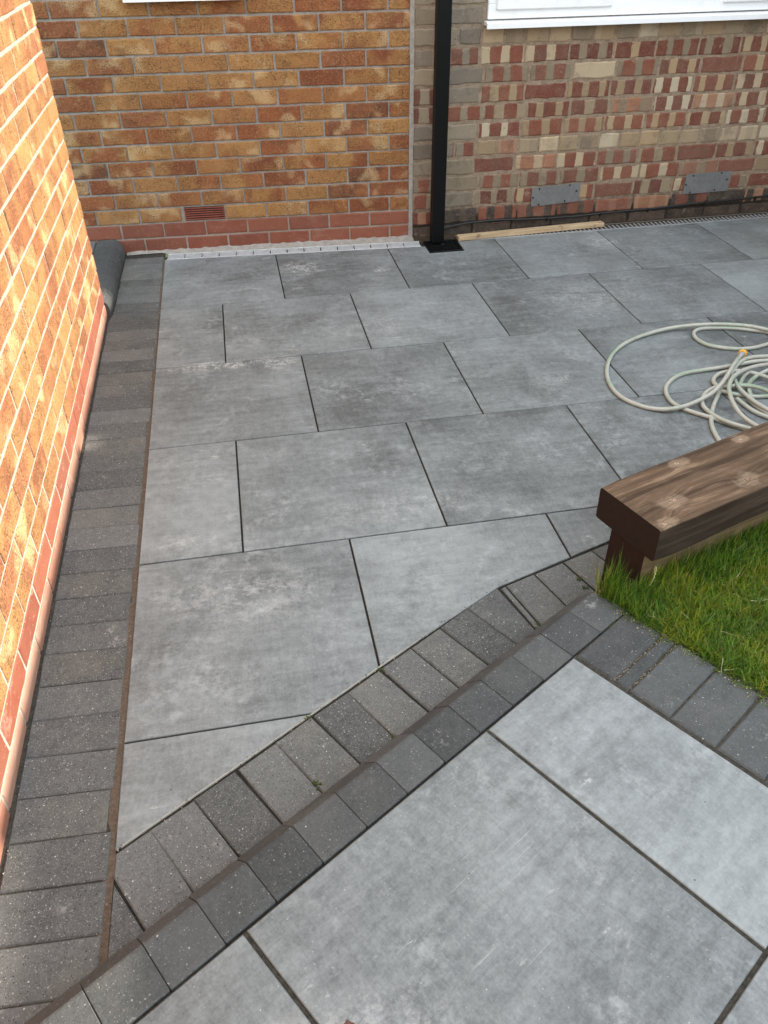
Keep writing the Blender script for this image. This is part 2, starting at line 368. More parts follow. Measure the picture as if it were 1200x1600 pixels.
def mat_hose():
    k = NT('hose_rubber'); v = k.n('TexCoord').outputs['Object']; u = k.sep(k.n('UVMap', uv_map='uv').outputs[0])
    gz = k.noise(v, 5.5, 3, .6)
    c = k.mix(k.ramp(gz, .45, .65), (.43, .425, .37), (.33, .37, .29))
    st = k.math('MULTIPLY', k.ramp(k.math('ABSOLUTE', k.math('SUBTRACT', u[1], .30), 0), .10, .05), k.ramp(k.noise(v, 2.6, 2), .50, .60))
    c = k.mix(k.math('MULTIPLY', st, .55), c, (.15, .32, .18))
    dirt = k.ramp(k.noise(v, 38, 5, .7), .52, .7); c = k.mix(k.math('MULTIPLY', dirt, .35), c, (.22, .20, .15))
    cr = k.n('TexWave', wave_type='BANDS', bands_direction='DIAGONAL'); k.put(cr.inputs[0], k.n('CombineXYZ', i_0=k.math('MULTIPLY', u[0], 300.0), i_1=k.math('MULTIPLY', u[1], 8.0), i_2=0.0).outputs[0]); cr.inputs['Scale'].default_value = .5
    k.set(Base_Color=c, Roughness=.42, Specular_IOR_Level=.5, Normal=k.bump(cr.outputs['Fac'], .12, .001)); return k.m
def mat_grass():
    k = NT('grass_blade'); a = k.attr('ca').outputs['Color']
    tr = k.n('BsdfTranslucent'); k.put(tr.inputs[0], a); mx = k.n('MixShader'); mx.inputs[0].default_value = .35
    k.set(Base_Color=a, Roughness=.5, Specular_IOR_Level=.35)
    out = k.t.nodes['Material Output']; k.t.links.new(k.b.outputs[0], mx.inputs[1]); k.t.links.new(tr.outputs[0], mx.inputs[2]); k.t.links.new(mx.outputs[0], out.inputs[0])
    return k.m
M = dict(slab=mat_slab(), paver=mat_paver('charcoal_paver'), kerbm=mat_paver('charcoal_kerb', (.038, .041, .042), (.094, .100, .101), .1, .38),
         joint=mat_ground('joint_grit', (.024, .022, .018), (.085, .076, .062), 120), sand=mat_ground('brown_joint_sand', (.085, .062, .045), (.17, .13, .10), 150),
         soil=mat_ground('garden_soil', (.03, .022, .014), (.07, .05, .03), 30), earth=mat_ground('lawn_earth', (.035, .055, .015), (.07, .09, .03), 12),
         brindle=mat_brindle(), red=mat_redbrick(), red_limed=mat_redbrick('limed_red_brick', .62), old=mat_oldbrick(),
         mortar=mat_mortar('grey_mortar', (.25, .225, .20), (.40, .365, .325)), mortar_red=mat_mortar('pale_mortar', (.30, .24, .20), (.44, .36, .30)),
         mortar_old=mat_mortar('old_mortar', (.19, .138, .094), (.34, .26, .19), (.035, .028, .022)),
         upvc=mat_upvc(), glass=simple('window_glass', (.03, .035, .04), .04, 0, .8), dark=simple('dark_void', (.008, .008, .008), .9),
         black=simple('black_plastic', (.0020, .0020, .0022), .45, 0, .18), cable=simple('cable_sheath', (.009, .009, .009), .5),
         galv=mat_galv('galvanised_bright', (.46, .48, .49), (.72, .74, .75), .40, .3), galvd=mat_galv('galvanised_grey', (.30, .31, .32), (.50, .52, .53), .45, .5),
         plate=mat_galv('zinc_plate', (.115, .117, .115), (.215, .217, .212), .6, .15), screw=simple('dark_screw', (.02, .019, .018), .5, .6),
         terracotta=mat_mortar('terracotta', (.17, .045, .03), (.28, .085, .055)), hose=mat_hose(), yellow=simple('yellow_plastic', (.80, .40, .02), .35),
         greyplastic=simple('grey_plastic', (.32, .33, .36), .4), batten=mat_rawwood('raw_batten', (.38, .27, .155), (.52, .39, .24)),
         tan=mat_rawwood('tan_timber', (.10, .066, .030), (.17, .115, .052)), fence=mat_rawwood('fence_timber', (.16, .10, .06), (.26, .17, .10)),  # tan timber coloured darker for the shade under the beam
         grass=mat_grass(), leaf=simple('dry_leaf', (.09, .035, .025), .7))

# ------------------------------------------------------------------ geometry of the place
TH = math.radians(31.3)
EV = Vector((math.cos(TH), math.sin(TH))); NV = Vector((-math.sin(TH), math.cos(TH)))   # along / across the diagonal kerb
def EN(e, n): p = EV * e + NV * n; return (p.x, p.y)
HZ = 0.10                                            # level of the raised patio
LX = lambda y: .013 - .0062 * (y - .1)               # left edge of the slabs
WX = lambda y: -.222 - .0135 * (y + .61)             # face of the sunlit wall
def wall_y(x): return .186 - .0505 * (x + .2)        # face of the brindled wall
JX, OLDY = 1.35, .108                                # straight joint between the two back walls; face of the old wall

def clip(poly, a, b, c):                             # keep a*x + b*y >= c
    out = []
    for i in range(len(poly)):
        p, q = poly[i], poly[(i + 1) % len(poly)]
        dp, dq = a * p[0] + b * p[1] - c, a * q[0] + b * q[1] - c
        if dp >= 0: out.append(p)
        if (dp >= 0) != (dq >= 0):
            t = dp / (dp - dq); out.append((p[0] + t * (q[0] - p[0]), p[1] + t * (q[1] - p[1])))
    return out
def clip_line(poly, p, q):                           # keep the left side of p->q
    a, b = -(q[1] - p[1]), (q[0] - p[0]); return clip(poly, a, b, a * p[0] + b * p[1])

# ---- ground sheet
mb = MB(); mb.face(mb.add([(-60, -60, -.06), (60, -60, -.06), (60, 60, -.06), (-60, 60, -.06)]))
struct(mb.build('ground', M['earth']), 'earth around the house and garden', 'ground')

# ---- lower patio of 600 mm slabs
G = .0028
BEND = (.998, -2.697)
L1 = (EN(-3, -2.814), EN(0, -2.814)); L2 = (BEND, (BEND[0] + math.cos(math.radians(18.2)), BEND[1] + math.sin(math.radians(18.2))))
mb = MB()
DRF = lambda x: .050 - .0685 * (x - .02)             # front edge of the pale drain
def addslab(poly, z=0.0, ang=0.0, bev=.0014):
    if len(poly) < 3: return
    mb.slab(poly, z + ru(-.0006, .0006), .018, bev, ang, (rnd(), rnd(), rnd()), 0, tilt=(ru(-.0008, .0008), ru(-.0008, .0008)))
offs = [.593, .300, .609, .3196, .628]
for r in range(6):
    y1, y0 = (-.604 * r, -.604 * (r + 1)); o = offs[r] if r < 5 else .66
    for j in range(-1, 10):
        x0, x1 = o + .604 * j, o + .604 * (j + 1)
        if x0 > 6: continue
        p = [(x0 + G, y0 + G), (x1 - G, y0 + G), (x1 - G, y1 - G), (x0 + G, y1 - G)]
        if j == -1: p = [(LX(y0 + G), y0 + G), (x1 - G, y0 + G), (x1 - G, y1 - G), (LX(y1 - G), y1 - G)]
        if r == 0:
            if j == 1: p = [p[0], p[1], (p[1][0], -.004), (1.595, -.004), (1.595, -.155), (1.402, -.155), (1.402, DRF(1.402) - .002), (p[3][0], DRF(p[3][0]) - .002)]
            elif j < 1: p = [p[0], p[1], (p[1][0], DRF(p[1][0]) - .002), (p[3][0], DRF(p[3][0]) - .002)]
            else: p = [p[0], p[1], (p[1][0], -.008), (p[3][0], -.008)]
        if r == 4 and j == 0:
            xa, xb = x0 + G, x1 - G; m1 = (L1[1][1] - L1[0][1]) / (L1[1][0] - L1[0][0]); m2 = math.tan(math.radians(18.2))
            p = [(xa, L1[0][1] + m1 * (xa - L1[0][0])), BEND, (xb, BEND[1] + m2 * (xb - BEND[0])), (xb, y1 - G), (xa, y1 - G)]
        elif r >= 4:
            if j < 0: p = clip_line(p, *L1)
            else: p = clip_line(p, *L2)
            if p and len(p) > 2 and max(q[0] for q in p) > 1.9 and r == 5: continue
        addslab(p)
for k in range(23):                                   # pale sawn edge of the cut slabs
    a, b = -1.66 + k * .0428, -1.66 + (k + 1) * .0428
    mb.slab([EN(a, -2.8163 + ru(-.0004, .0004)), EN(b, -2.8163 + ru(-.0004, .0004)), EN(b, -2.8136), EN(a, -2.8136)], -.0004, .012, .0003, mi=1)
struct(mb.build('patio', [M['slab'], simple('sawn_edge', (.34, .33, .29), .8)]), 'large grey porcelain slabs of the lower patio', 'patio')
mb = MB(); mb.face(mb.add([(LX(-4) - .004, -4.6, -.0052), (6.6, -4.6, -.0052), (6.6, .02, -.0052), (LX(.3), .08, -.0052)]))
struct(mb.build('patio_joint_bed', mat_ground('dark_grout', (.012, .011, .010), (.045, .040, .033), 120)))
# brown sand joint beside the left paver course
mb = MB(); pa = []; pb = []
for i in range(90):
    y = .06 - i * .045
    wd = .009 + .008 * max(0, min(1, (-.7 - y) / 2.2))
    pa.append((LX(y) - wd - .004 + ru(-.0035, .0035), y, -.0042 + ru(-.001, .001))); pb.append((LX(y) + .001, y, -.0035))
ia = mb.add(pa); ib = mb.add(pb)
for i in range(89): mb.face([ia[i], ia[i + 1], ib[i + 1], ib[i]], sm=True)
struct(mb.build('sand_joint', M['sand']))

# ---- left paver course between wall and slabs
mb = MB(); y = .165; pitch = .1008
def paver(poly, z=-.001, ang=0.0, target=None, bev=.0030, jit=.0010):
    if len(poly) < 3: return
    (target or mb).slab([(p[0] + ru(-jit, jit), p[1] + ru(-jit, jit)) for p in poly], z + ru(-.0016, .0012), .03, bev, ang, (rnd(), rnd(), rnd() ** 1.5), 0, tilt=(ru(-.006, .006), ru(-.010, .010)))
KF = -3.016                                           # foot of the diagonal kerb
# joints surveyed so that one falls in line with the slab joint at y = -3.02
k0 = -3.018 + pitch * 31
for i in range(40):
    ya, yb = k0 - pitch * i, k0 - pitch * (i + 1)
    if yb < -3.9: break
    g = .0009; sl = -.010
    def wx(yy): return (WX(yy) + .009) if yy < -.6 else -.196
    def rx(yy): return LX(yy) - .008 - .008 * max(0, min(1, (-.7 - yy) / 2.2))
    rr = ru(-.004, .004)
    p = [(wx(yb), yb + g - sl * 0), (rx(yb) + rr, yb + g + sl), (rx(ya) + rr, ya - g + sl), (wx(ya), ya - g)]
    if ya > .1: p = clip(p, 0, -1, -.158)
    p = clip(p, NV.x, NV.y, KF + .001)
    if len(p) >= 3: paver(p)
struct(mb.build('paver_path', M['paver']), 'single course of charcoal block pavers along the sunlit wall', 'path')
mb = MB(); mb.face(mb.add([(-.30, -3.95, -.0046), (LX(-4), -3.95, -.0046), (LX(.2), .2, -.0046), (-.30, .2, -.0046)]))
struct(mb.build('paver_bed', M['joint']))

# ---- paver row along the diagonal kerb
mb = MB(); ends = [-1.7025 - .1037 + i * .1030 for i in range(0, 10)]
ends[-1] = -.879; ends += [-.776, -.673]
for i in range(len(ends) - 1):
    a, b = ends[i] + .0014, ends[i + 1] - .0014
    tw = ru(-.004, .004)
    p = [EN(a, KF + .001), EN(b, KF + .001), EN(b + tw, -2.8215), EN(a + tw, -2.8215)]
    p = clip(p, 1, 0, .035 if i > 0 else .034)
    if i == 0: p = clip(p, 1, 0, .036)
    paver(p, ang=TH)
def up(*pts): return [tuple(U(*q)[:2]) for q in pts]
paver([EN(-.671, KF + .001), (1.048, -2.895), EN(-.556, -2.8225), EN(-.672, -2.8205)], ang=TH)
paver([(1.052, -2.893), (1.064, -2.888), (1.014, -2.700), (1.001, -2.704)], ang=TH, bev=.002)
paver([(1.070, -2.885), (1.160, -2.845), (1.106, -2.6685), (1.019, -2.697)], ang=.5)
paver([(1.166, -2.843), (1.262, -2.812), (1.202, -2.637), (1.110, -2.6665)], ang=.4)
paver([(1.268, -2.810), (1.37, -2.777), (1.300, -2.605), (1.206, -2.6355)], ang=.35)
paver([(1.376, -2.775), (1.47, -2.745), (1.40, -2.572), (1.304, -2.6035)], ang=.35)
struct(mb.build('paver_border', M['paver']), 'diagonal row of charcoal block pavers at the foot of the kerb', 'paving')

# ---- battered kerb (rising towards the raised patio)
def kerb_units(mb, frame, joints, prof, gap=.0007):
    """prof: list of (n, z); frame(s, n, z) -> world"""
    for a, b in zip(joints[:-1], joints[1:]):
        dz, dn = ru(-.0008, .0008), ru(-.0010, .0010); pr = (rnd(), rnd(), rnd())
        R0 = []; R1 = []
        ring = []
        bv = .0013
        for (s_, ins) in ((a + gap, bv), (a + gap + bv, 0), (b - gap - bv, 0), (b - gap, bv)):
            cx = sum(p[0] for p in prof) / len(prof); cz = sum(p[1] for p in prof) / len(prof)
            pts = []
            for (n, z) in prof:
                f = 1 - ins / .06
                pts.append(frame(s_, cx + (n - cx) * f + dn, cz + (z - cz) * f + dz))
            ring.append(mb.add(pts))
        L = [0]
        for i in range(1, len(prof)): L.append(L[-1] + math.hypot(prof[i][0] - prof[i - 1][0], prof[i][1] - prof[i - 1][1]))
        S_ = (a + gap, a + gap + bv, b - gap - bv, b - gap)
        for j in range(3):
            for i in range(len(prof) - 1):
                mb.face([ring[j][i], ring[j + 1][i], ring[j + 1][i + 1], ring[j][i + 1]],
                        [(S_[j], L[i]), (S_[j + 1], L[i]), (S_[j + 1], L[i + 1]), (S_[j], L[i + 1])], pr)
        mb.face(ring[0][::-1], None, pr); mb.face(ring[3], None, pr)
PROF = [(-3.155, -.02), (-3.155, .098), (-3.153, .1)] + [(-3.066, .1), (-3.061, .0985), (-3.0575, .095)] + [(-3.0205, .052), (-3.0175, .0475), (-3.0165, .042)] + [(-3.0165, -.02)]
mb = MB()
kj = [-.685 - .10375 * i for i in range(17, 0, -1)] + [-.685, -.577, -.47]
kerb_units(mb, lambda s_, n, z: (*EN(s_, n), z), kj, PROF)
# returned kerb beyond the corner of the sunlit wall
PK = [(-.33, -.02), (-.33, .078), (-.328, .08), (-.240, .08), (-.226, .072), (-.2085, .050), (-.203, .030), (-.203, -.02)]
kerb_units(mb, lambda s_, n, z: (n + .012 * math.sin(s_ * 30) * 0 + random.Random(int((s_ + 5) * 5.0)).uniform(-.004, .004), -s_, z), [-.192, -.085, .12, .31, .50, .62], PK[::-1])
struct(mb.build('kerb', M['kerbm']), 'battered charcoal kerb blocks edging the raised paving', 'kerb')
mb = MB()
mb.box((-2.2, -3.150, -.03), (-.472, -3.030, .046), fr=lambda p: (*EN(p[0], p[1]), p[2]))
mb.box((-2.2, -3.150, .03), (-.472, -3.069, .088), fr=lambda p: (*EN(p[0], p[1]), p[2]))
mb.box((-.325, -.60, -.03), (-.225, .185, .045))
struct(mb.build('kerb_bedding', M['joint']))
# raised bit behind the returned kerb
mb = MB()
for i in range(4):
    for j in range(6): paver([(-.43 - i * .1, -.60 + j * .13), (-.334 - i * .1, -.60 + j * .13), (-.334 - i * .1, -.474 + j * .13), (-.43 - i * .1, -.474 + j * .13)], .079)
struct(mb.build('raised_paving', M['paver']), 'raised pavers behind the returned kerb in the corner', 'paving')

# ---- raised patio
mb = MB()
A0 = -.685; N0 = -3.1585; RS = math.radians(1.3)
def RP(a, b):                                         # a: along kerb away from grass, b: away from kerb
    return EN(A0 - a + b * math.sin(RS), N0 - b)
g = .004
cols = [.0, .296, .900, 1.504, 2.108, 2.712]
for r in range(3):
    cc = cols if r % 2 == 0 else [.0, .598, 1.202, 1.806, 2.41, 3.0]
    for i in range(len(cc) - 1):
        a, b = cc[i] + (.003 if i == 0 else g), cc[i + 1] - g
        r0, r1 = .604 * r + (.003 if r == 0 else g), .604 * (r + 1) - g
        p = [RP(b, r1), RP(a, r1), RP(a, r0), RP(b, r0)]
        p = clip(p, 1, 0, -.19)
        if len(p) > 2: addslab(p, HZ, TH - math.pi / 2 * 0, .0016)
struct(mb.build('raised_patio', M['slab']), 'pale grey porcelain slabs of the raised patio in front of the kerb', 'patio')
mb = MB(); mb.face(mb.add([(*RP(3.4, 0), .0962), (*RP(3.4, 2.2), .0962), (*RP(-.22, 2.2), .0962), (*RP(-.22, 0), .0962)]))
struct(mb.build('raised_patio_joint_bed', M['joint']))
# paver row between raised patio and grass
mb = MB(); bj = [0.0, .104, .140, .240, .345, .448, .551, .654, .757, .86, .963, 1.066]
for i in range(len(bj) - 1):
    b0, b1 = bj[i] + .002, bj[i + 1] - .002
    paver([RP(-.008, b1), RP(-.206, b1 - .003), RP(-.206, b0 - .003), RP(-.008, b0)], HZ + .0005, ang=TH, bev=.004)
struct(mb.build('lawn_edging', M['kerbm']), 'charcoal block pavers between the pale slabs and the grass', 'paving')

# ------------------------------------------------------------------ brick walls
def brick(mb, fr, u0, u1, z0, z1, mi, par, ca, cb, proud=0.0, ragged=0.0, bev=.003, rec=.008):
    """one brick on a wall; fr(u, d, z) -> world, d = distance out from the face"""
    nu = max(2, int((u1 - u0) / .03)) if ragged else 1; nz = 2 if ragged else 1
    loop = [(u0 + (u1 - u0) * i / nu, z0) for i in range(nu)] + [(u1, z0 + (z1 - z0) * i / nz) for i in range(nz)] + \
           [(u1 - (u1 - u0) * i / nu, z1) for i in range(nu)] + [(u0, z1 - (z1 - z0) * i / nz) for i in range(nz)]
    cu, cz = (u0 + u1) / 2, (z0 + z1) / 2
    if ragged: loop = [(u + ru(-ragged, ragged), z + ru(-ragged, ragged)) for u, z in loop]
    n = len(loop)
    ins = []
    for (u, z) in loop:
        b = bev * (ru(.6, 1.8) if ragged else 1)
        ins.append((u + (b if u < cu - 1e-6 else (-b if u > cu + 1e-6 else 0)) * (1 if min(abs(u - u0), abs(u - u1)) < .004 else 0), z + (b if z < cz else -b) * (1 if min(abs(z - z0), abs(z - z1)) < .004 else 0)))
    A = mb.add([fr(u, proud, z) for u, z in ins]); B = mb.add([fr(u, proud - bev * .8, z) for u, z in loop]); C = mb.add([fr(u, -rec - .004, z) for u, z in loop])
    ins = [(u - u0, z - z0) for u, z in ins]; loop = [(u - u0, z - z0) for u, z in loop]
    mb.face(A, ins, par, ca, cb, mi)
    for i in range(n):
        j = (i + 1) % n
        mb.face([B[i], B[j], A[j], A[i]], [loop[i], loop[j], ins[j], ins[i]], par, ca, cb, mi)
        mb.face([C[i], C[j], B[j], B[i]], [loop[i], loop[j], loop[j], loop[i]], par, ca, cb, mi)
OCH = [(.310, .150, .052), (.360, .185, .066), (.285, .122, .044), (.330, .160, .060)]
RBN = [(.250, .084, .034), (.205, .064, .028), (.280, .104, .042), (.245, .092, .042)]
OCH_SUNLIT = [(.285, .148, .056), (.330, .180, .070), (.260, .130, .050), (.305, .160, .064)]  # same brick as above, its sunlit wash-out put into the colours
RBN_SUNLIT = [(.235, .092, .042), (.260, .106, .050), (.205, .078, .036), (.25, .098, .042)]
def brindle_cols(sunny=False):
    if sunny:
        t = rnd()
        return (random.choice(OCH_SUNLIT), random.choice(OCH_SUNLIT)) if t < .35 else ((random.choice(OCH_SUNLIT), random.choice(RBN_SUNLIT)) if t < .9 else (random.choice(RBN_SUNLIT), random.choice(RBN_SUNLIT)))
    t = rnd()
    if t < .34: return random.choice(OCH), random.choice(OCH)
    if t < .80: return random.choice(OCH), random.choice(RBN)
    if t < .93: return random.choice(RBN), random.choice(RBN)
    return (.135, .055, .030), random.choice(RBN)
REDC = [(.185, .048, .023), (.160, .040, .021), (.205, .060, .030), (.170, .050, .027)]
def stretcher_wall(name, fr, u0, u1, z0, pitch, ncourse, ulen, full_end_odd, anchor, skip, top_label, n_red=2, wall_thick=.10, jt=.0105, rec=.0075, sunny=False):
    """returns mesh builders (brindle body, red plinth)"""
    body, pl = MB(), MB()
    for c in range(ncourse):
        za, zb = z0 + c * pitch + jt / 2, z0 + (c + 1) * pitch - jt / 2
        off = 0 if (c % 2 == 1) == full_end_odd else ulen / 2
        ps = []; kk = -2
        edges = []
        x = anchor - off
        lo = [x]
        while x > u0: x -= ulen; lo.append(x)
        edges = sorted(lo); edges = [e for e in edges if e > u0 + .03]; edges = [u0] + edges
        if off > 0 or edges[-1] < u1 - .02: edges = [e for e in edges if e < u1 - .03] + [u1 + jt / 2]
        for a, b in zip(edges[:-1], edges[1:]):
            ua, ub = a + jt / 2 + ru(-.0012, .0012), b - jt / 2 + ru(-.0012, .0012)
            if a == u0: ua = u0
            if ub > u1: ub = u1
            dz = ru(-.0009, .0009)
            if any(ua < s[1] - .004 and ub > s[0] + .004 and za < s[3] - .004 and zb > s[2] + .004 for s in skip):
                for s in skip:
                    if za < s[3] - .004 and zb > s[2] + .004:
                        if ua < s[0] - .03 and ub > s[0]: brick(body if c >= n_red else pl, fr, ua, s[0] - .004, za, zb, 0, (rnd(), rnd(), rnd()), *brindle_cols())
                        elif ub > s[1] + .03 and ua < s[1]: brick(body if c >= n_red else pl, fr, s[1] + .004, ub, za, zb, 0, (rnd(), rnd(), rnd()), *brindle_cols())
                continue
            par = (rnd(), rnd(), rnd())
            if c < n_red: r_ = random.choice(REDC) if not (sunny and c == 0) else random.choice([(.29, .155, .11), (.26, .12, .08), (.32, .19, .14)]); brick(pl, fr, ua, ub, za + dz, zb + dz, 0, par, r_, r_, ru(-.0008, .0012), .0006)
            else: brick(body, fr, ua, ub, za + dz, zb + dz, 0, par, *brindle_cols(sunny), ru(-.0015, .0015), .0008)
    def mort(mb_, a, b):
        q = [fr(u0 + .002, -rec, a), fr(u1 - .002, -rec, a), fr(u1 - .002, -rec, b), fr(u0 + .002, -rec, b), fr(u0 + .002, -wall_thick, a), fr(u1 - .002, -wall_thick, a), fr(u1 - .002, -wall_thick, b), fr(u0 + .002, -wall_thick, b)]
        i = mb_.add(q)
        for f in ((0, 1, 2, 3), (5, 4, 7, 6), (1, 5, 6, 2), (4, 0, 3, 7), (3, 2, 6, 7), (4, 5, 1, 0)): mb_.face([i[k] for k in f], mi=1)
    zs = z0 + n_red * pitch
    mort(pl, z0, zs - .0002); mort(body, zs, z0 + ncourse * pitch)
    return body, pl
def fix_normals(ob):
    import bmesh
    bm = bmesh.new(); bm.from_mesh(ob.data); bmesh.ops.recalc_face_normals(bm, faces=bm.faces); bm.to_mesh(ob.data); bm.free()

# ---- brindled back wall
PITCH = .0767; NC = 34
ux = Vector((1, -.0505)).normalized(); O_ = Vector((0, wall_y(0)))
nb = Vector((-.0505, -1)).normalized()
def fr_b(u, d, z):
    t = (u - 0) / ux.x; p = O_ + ux * t + nb * d; return (p.x, p.y, z)
WB = (.03, .575, 1.14, 2.25)                          # window in the brindled wall
skip = [WB, (.145, .355, 2 * PITCH, 3 * PITCH)]
body, pl = stretcher_wall('b', fr_b, -1.6, JX - .008, -.002, PITCH, NC, .2205, True, JX - .003, skip, None)
bo = (0.6, wall_y(.6), 0)
wall1 = body.build('brick_wall', [M['brindle'], M['mortar']], None, bo); fix_normals(wall1)
thing(wall1, 'shaded ochre and brown brindled brick wall facing the camera, left of the black downpipe', 'wall')
o = pl.build('plinth', [M['red'], M['mortar_red']], wall1, bo); fix_normals(o); o['label'] = 'two courses of smooth red brick'
# straight pointed joint to the old wall
# air brick
mb = MB(); za, zb = 2 * PITCH + .003, 3 * PITCH - .006
mb.box((.146, -.03, za), (.354, -.003, zb), fr=lambda p: fr_b(p[0], p[1], p[2]), mi=1)
for i in range(6):
    zc = za + (zb - za) * (i + .5) / 6
    mb.box((.147, -.028, zc - .0030), (.353, .002 + ru(-.0008, .0008), zc + .0032), .0012, fr=lambda p: fr_b(p[0], p[1], p[2]))
for uu in (.1465, .3495): mb.box((uu, -.028, za), (uu + .004, .001, zb), fr=lambda p: fr_b(p[0], p[1], p[2]))
o = mb.build('air_brick', [M['terracotta'], M['dark']], wall1, fr_b(.25, 0, za)); fix_normals(o); o['label'] = 'red louvred air brick just above the plinth'

def window(parent, fr, u0, u1, z0, z1, lights, sill_drop, sill_out, name_o):
    """frame with lights [(ua, ub, opening)], sill below"""
    f = MB(); D = .045
    def bx(m_, a, b, bev=.003, mi=0): m_.box(a, b, bev, mi, fr=lambda p: fr(p[0], p[1], p[2]))
    fw = .062
    bx(f, (u0, -.06, z0), (u1, .012, z0 + fw)); bx(f, (u0, -.06, z1 - fw), (u1, .012, z1))
    bx(f, (u0, -.06, z0 + fw), (u0 + fw * .7, .0115, z1 - fw)); bx(f, (u1 - fw * .7, -.06, z0 + fw), (u1, .0115, z1 - fw))
    for (a, b, op) in lights[:-1]: bx(f, (b - .002, -.06, z0 + fw), (b + .05, .0115, z1 - fw))
    win = f.build('window', M['upvc'], parent, fr(u0, 0, z0)); fix_normals(win)
    for (a, b, op) in lights:
        za, zb = z0 + fw, z1 - fw
        if op:
            s_ = MB(); q = .055; ov = .014
            a2, b2, z2, z3 = a - ov, b + ov, za - ov - .010, zb + ov
            bx(s_, (a2, -.02, z2), (b2, .026, z2 + q), .004); bx(s_, (a2, -.02, z3 - q), (b2, .026, z3), .004)
            bx(s_, (a2, -.02, z2 + q), (a2 + q, .0255, z3 - q), .004); bx(s_, (b2 - q, -.02, z2 + q), (b2, .0255, z3 - q), .004)
            bx(s_, (a2 + q - .012, -.02, z2 + q - .001), (b2 - q + .012, .020, z2 + q + .010), .003)
            so = s_.build('sash', M['upvc'], win, fr((a + b) / 2, 0, za)); fix_normals(so)
            ga, gb, gz0, gz1 = a2 + q, b2 - q, z2 + q, z3 - q
        else: ga, gb, gz0, gz1 = a, b, za, zb
        p = MB(); bx(p, (ga - .002, -.03, gz0), (gb + .002, -.006, gz1), 0)
        po = p.build('pane', M['glass'], win, fr((a + b) / 2, 0, za)); fix_normals(po)
    s_ = MB(); e = .012
    prof = [(-.05, z0 - .002), (sill_out - .004, z0 - .010), (sill_out, z0 - .014), (sill_out, z0 - sill_drop), (sill_out - .012, z0 - sill_drop - .001), (sill_out - .012, z0 - sill_drop + .012), (-.05, z0 - sill_drop + .012)]
    A = s_.add([fr(u0 - e, d, z) for d, z in prof]); B = s_.add([fr(u1 + e, d, z) for d, z in prof])
    for i in range(len(prof)): j = (i + 1) % len(prof); s_.face([A[i], B[i], B[j], A[j]])
    s_.face(A); s_.face(B[::-1])
    # end cap
    so = s_.build('sill', M['upvc'], win, fr((u0 + u1) / 2, 0, z0)); fix_normals(so)
    return win
wn = window(wall1, fr_b, .046, .566, 1.170, 2.25, [(.09, .515, False)], .036, .045, 'w'); wn['label'] = 'small window whose white sill just shows at the top'

# ---- old back wall
def fr_o(u, d, z): return (u, OLDY - d, z)
old = MB(); OP, OZ0, OL = .0855, -.113, .2335
OWIN = (1.715, 3.60, 1.015, 2.25)
BUFF = [(.35, .262, .160), (.295, .222, .134), (.265, .205, .132), (.41, .325, .215), (.22, .173, .117), (.34, .24, .137), (.44, .37, .26), (.205, .163, .112), (.275, .197, .117)]
ORED = [(.170, .055, .034), (.148, .046, .031), (.195, .070, .043), (.130, .046, .033), (.165, .064, .043)]
PINK = [(.27, .125, .072), (.31, .165, .10), (.23, .11, .07)]
DRK = [(.040, .030, .026), (.060, .042, .034), (.05, .04, .035)]
for c in range(31):
    za, zb = OZ0 + c * OP + .0068, OZ0 + (c + 1) * OP - .0068
    hdr = (c % 6 == 0)                                # header courses: c = 6 -> z .40, c = 12 -> z .91
    ulen = OL / 2 if hdr else OL
    x = JX + .010 - (rnd() * .02); first = True
    if not hdr: x_list = [x, x + (OL / 2 if c % 2 else OL * .62)]
    else: x_list = [x, x + OL / 2]
    while x_list[-1] < 6.2: x_list.append(x_list[-1] + ulen + ru(-.004, .004))
    for a, b in zip(x_list[:-1], x_list[1:]):
        ua, ub = a + .0062 + ru(-.002, .002), b - .0062 + ru(-.002, .002)
        ua = max(ua, JX + .012)
        if ua < OWIN[1] and ub > OWIN[0] and za > OWIN[2] - .05 and za < OWIN[3]:
            if ua < OWIN[0] - .04: ub = OWIN[0] - .006
            elif ub > OWIN[1] + .04: ua = OWIN[1] + .006
            else: continue
        if za < OWIN[2] < zb and ub > OWIN[0] and ua < OWIN[1]: zb_ = min(zb, OWIN[2] - .012)
        else: zb_ = zb
        t = rnd(); par1 = 0.0
        if c <= 1: ca = random.choice(DRK); cb = ca
        elif c == 2:
            ca = random.choice(DRK + PINK + ORED) if ua > 2.2 else random.choice(DRK + DRK + ORED); cb = random.choice(DRK + PINK); par1 = 1.0
        elif ua < 1.62:                                # greyer quoin end beside the pipe
            ca = random.choice([(.20, .165, .125), (.17, .14, .11), (.24, .19, .13), (.27, .22, .155), (.22, .18, .13)]); cb = ca
            if t < .3: ca = random.choice(ORED); par1 = 1.0
        elif hdr: ca = random.choice(BUFF); cb = random.choice(BUFF); par1 = .3; ca = random.choice(PINK) if t < .08 else ca
        elif t < .84: ca = random.choice(ORED); cb = random.choice(BUFF); par1 = 1.0
        elif t < .89: ca = random.choice(PINK); cb = random.choice(BUFF); par1 = .8
        elif t < .91: ca = random.choice(BUFF); cb = ca
        else: ca = random.choice(ORED); cb = ca
        sh = ru(.85, 1.15); ca = tuple(v * sh for v in ca)
        brick(old, fr_o, ua, ub, za + ru(-.002, .002), zb_ + ru(-.002, .002), 0, (rnd(), par1, rnd()), ca, cb, ru(-.002, .002), .0030, .0045)
i = old.add([fr_o(u, d, z) for z in (OZ0, OZ0 + 31 * OP) for d in (-.0035, -.1) for u in (JX + .001, 6.25)])
